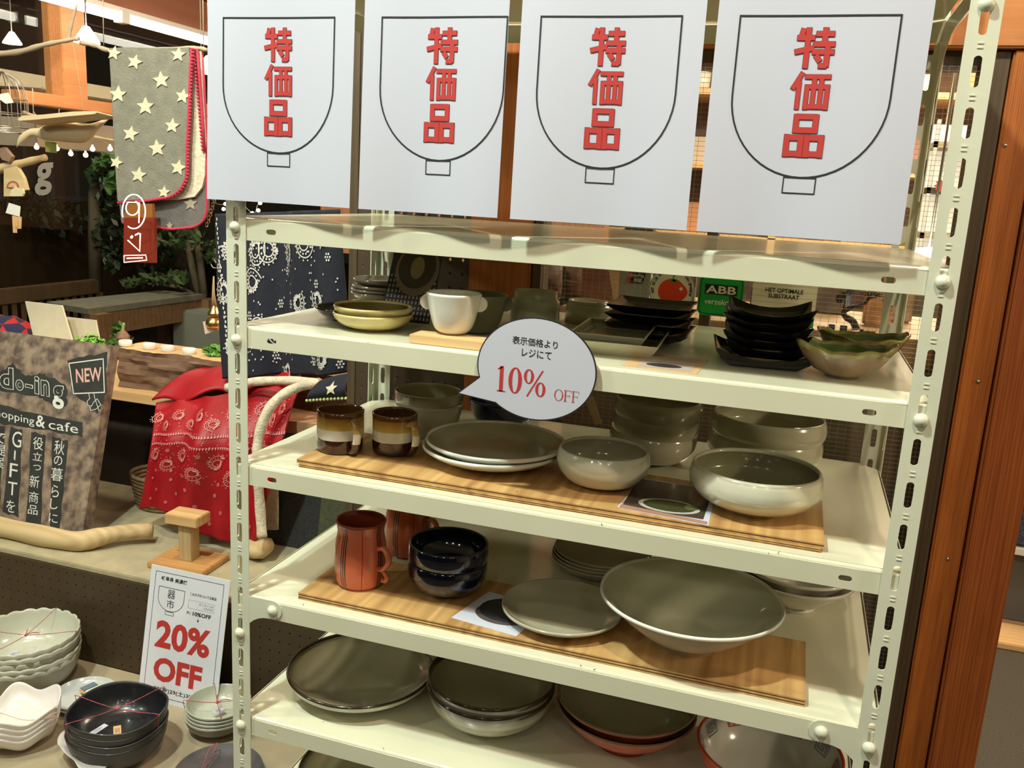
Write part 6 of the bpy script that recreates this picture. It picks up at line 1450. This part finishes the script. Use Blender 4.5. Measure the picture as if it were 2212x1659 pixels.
# white lit display wall and lamps seen at the upper right through the window
ld = thing('lit_display_case', 'bright white display case with dark shelves deep in the store', 'display case', (1.12, 2.3, 1.0))
box('lit_back', 0, .7, .2, .21, .1, .62, mat('case_glow', (1.0, .90, .72), .5, emit=.75), ld)
for k in range(4): box('case_shelf', 0, .7, 0, .2, .08 + .15 * k, .10 + .15 * k, mat('case_shelf', (.5, .4, .25), .5) if k % 2 else M_dark_wood, ld)
for x in (0, .23, .46, .69): box('case_upright', x, x + .012, 0, .02, .08, .62, M_white, ld)
box('plinth', 0, .7, 0, .2, -1.0, .08, M_dark_wood, ld)
st_r = PY(2030, 402, 2.315)
cpl = star(0, 0, .022, 8, .6); bm = bmesh.new(); prism(bm, [st_r + Vector((x, -.02, z)) for x, z in cpl], (0, .004, 0)); tagp(from_bm('red_star_ornament', bm, mat('red_card', (.5, .08, .06), .6)), 'small red star ornament in front of the lit display case', 'ornament')
for k, (u, v, y, s) in enumerate(((2033, 338, 2.6, .05), (2126, 352, 3.2, .035), (2005, 548, 2.1, .05))):
    t_ = thing('globe_lamp', ['warm oval store lamp seen left of the right rack post', 'small warm store lamp seen right of the right rack post', 'low glowing lamp beside the top-shelf corner'][k], 'lamp', PY(u, v, y))
    lathe('globe', [(0, -s * .5), (s * .7, -s * .3), (s, 0), (s * .7, s * .3), (0, s * .45)], M_shade, t_, 20); tubeobj('cord', [Vector((0, 0, s * .4)), Vector((0, 0, 2.449 - t_.location.z))], .004, M_metal, t_, 5)
# garment with hanger stick right of the rack, behind the glass
gr = thing('white_garment', 'white cloth garment hanging behind the wired window', 'garment', PY(1935, 930, .9)); go = gr.location.copy()
gq = pl4([(1945, 900, .9), (1972, 900, .9), (1942, 1050, .9), (1916, 1040, .9)])
grid('fabric', 10, 10, lambda a, b_: gq(a, b_) + Vector((0, .012 * math.sin(a * 12), 0)) - go, mat('white_cotton', (.6, .53, .4), .9), gr, .002)
tubeobj('wooden_rod', [PY(1928, 915, .88) - go, PY(1905, 990, .88) - go], .004, M_pine, gr)
# wooden sign board piece seen under the speech bubble
tagp(quadbox('pale_ruler', [PY(1262, 858, .62), PY(1280, 855, .62), PY(1300, 915, .62), PY(1285, 918, .62)], (0, .003, 0), M_pine), 'pale wooden ruler leaning behind the glass under the speech bubble', 'ruler')
# right side beyond the cedar post
tagp(box('grey_cabinet', 1.42, 2.3, 2.10, 2.6, 0, .95, mat('grey_laminate', (.12, .115, .10), .7), bev=.004), 'grey cabinet beyond the cedar post at the right edge', 'cabinet')
tagp(box('blue_textile', 1.44, 2.2, 2.04, 2.098, PY(2205, 1180, 2.05).z, PY(2205, 1180, 2.05).z + .5, mat('navy_herringbone', (.05, .06, .09), .9, var=.5, scale=160), bev=.01), 'blue-grey herringbone textile hanging at the right edge', 'textile')
tagp(box('white_rail', 1.43, 2.25, 2.03, 2.099, PY(2205, 1180, 2.05).z - .025, PY(2205, 1180, 2.05).z - .002, M_white, bev=.002), 'white rail under the herringbone textile', 'rail')
tagp(box('threshold_board', 1.1, 3.2, 1.86, 2.02, 0, .022, M_pine, bev=.003), 'pale timber threshold across the doorway floor', 'threshold')
for k, (x, z) in enumerate(nails):
    dome_o = dome('screw_head', x, WY - (.0045 if x < 1.052 else .0165), z, .003, None, M_metal) if k == 0 else dm0.copy()
    if k == 0: dm0 = dome_o
    else: COL.objects.link(dome_o); dome_o.location = (x, WY - .0045, z)
    tagp(dome_o, ['upper middle', 'topmost', 'lower middle', 'lowest'][k] + ' screw head in the narrow cedar post', 'screw', 'screw heads in the narrow cedar post')
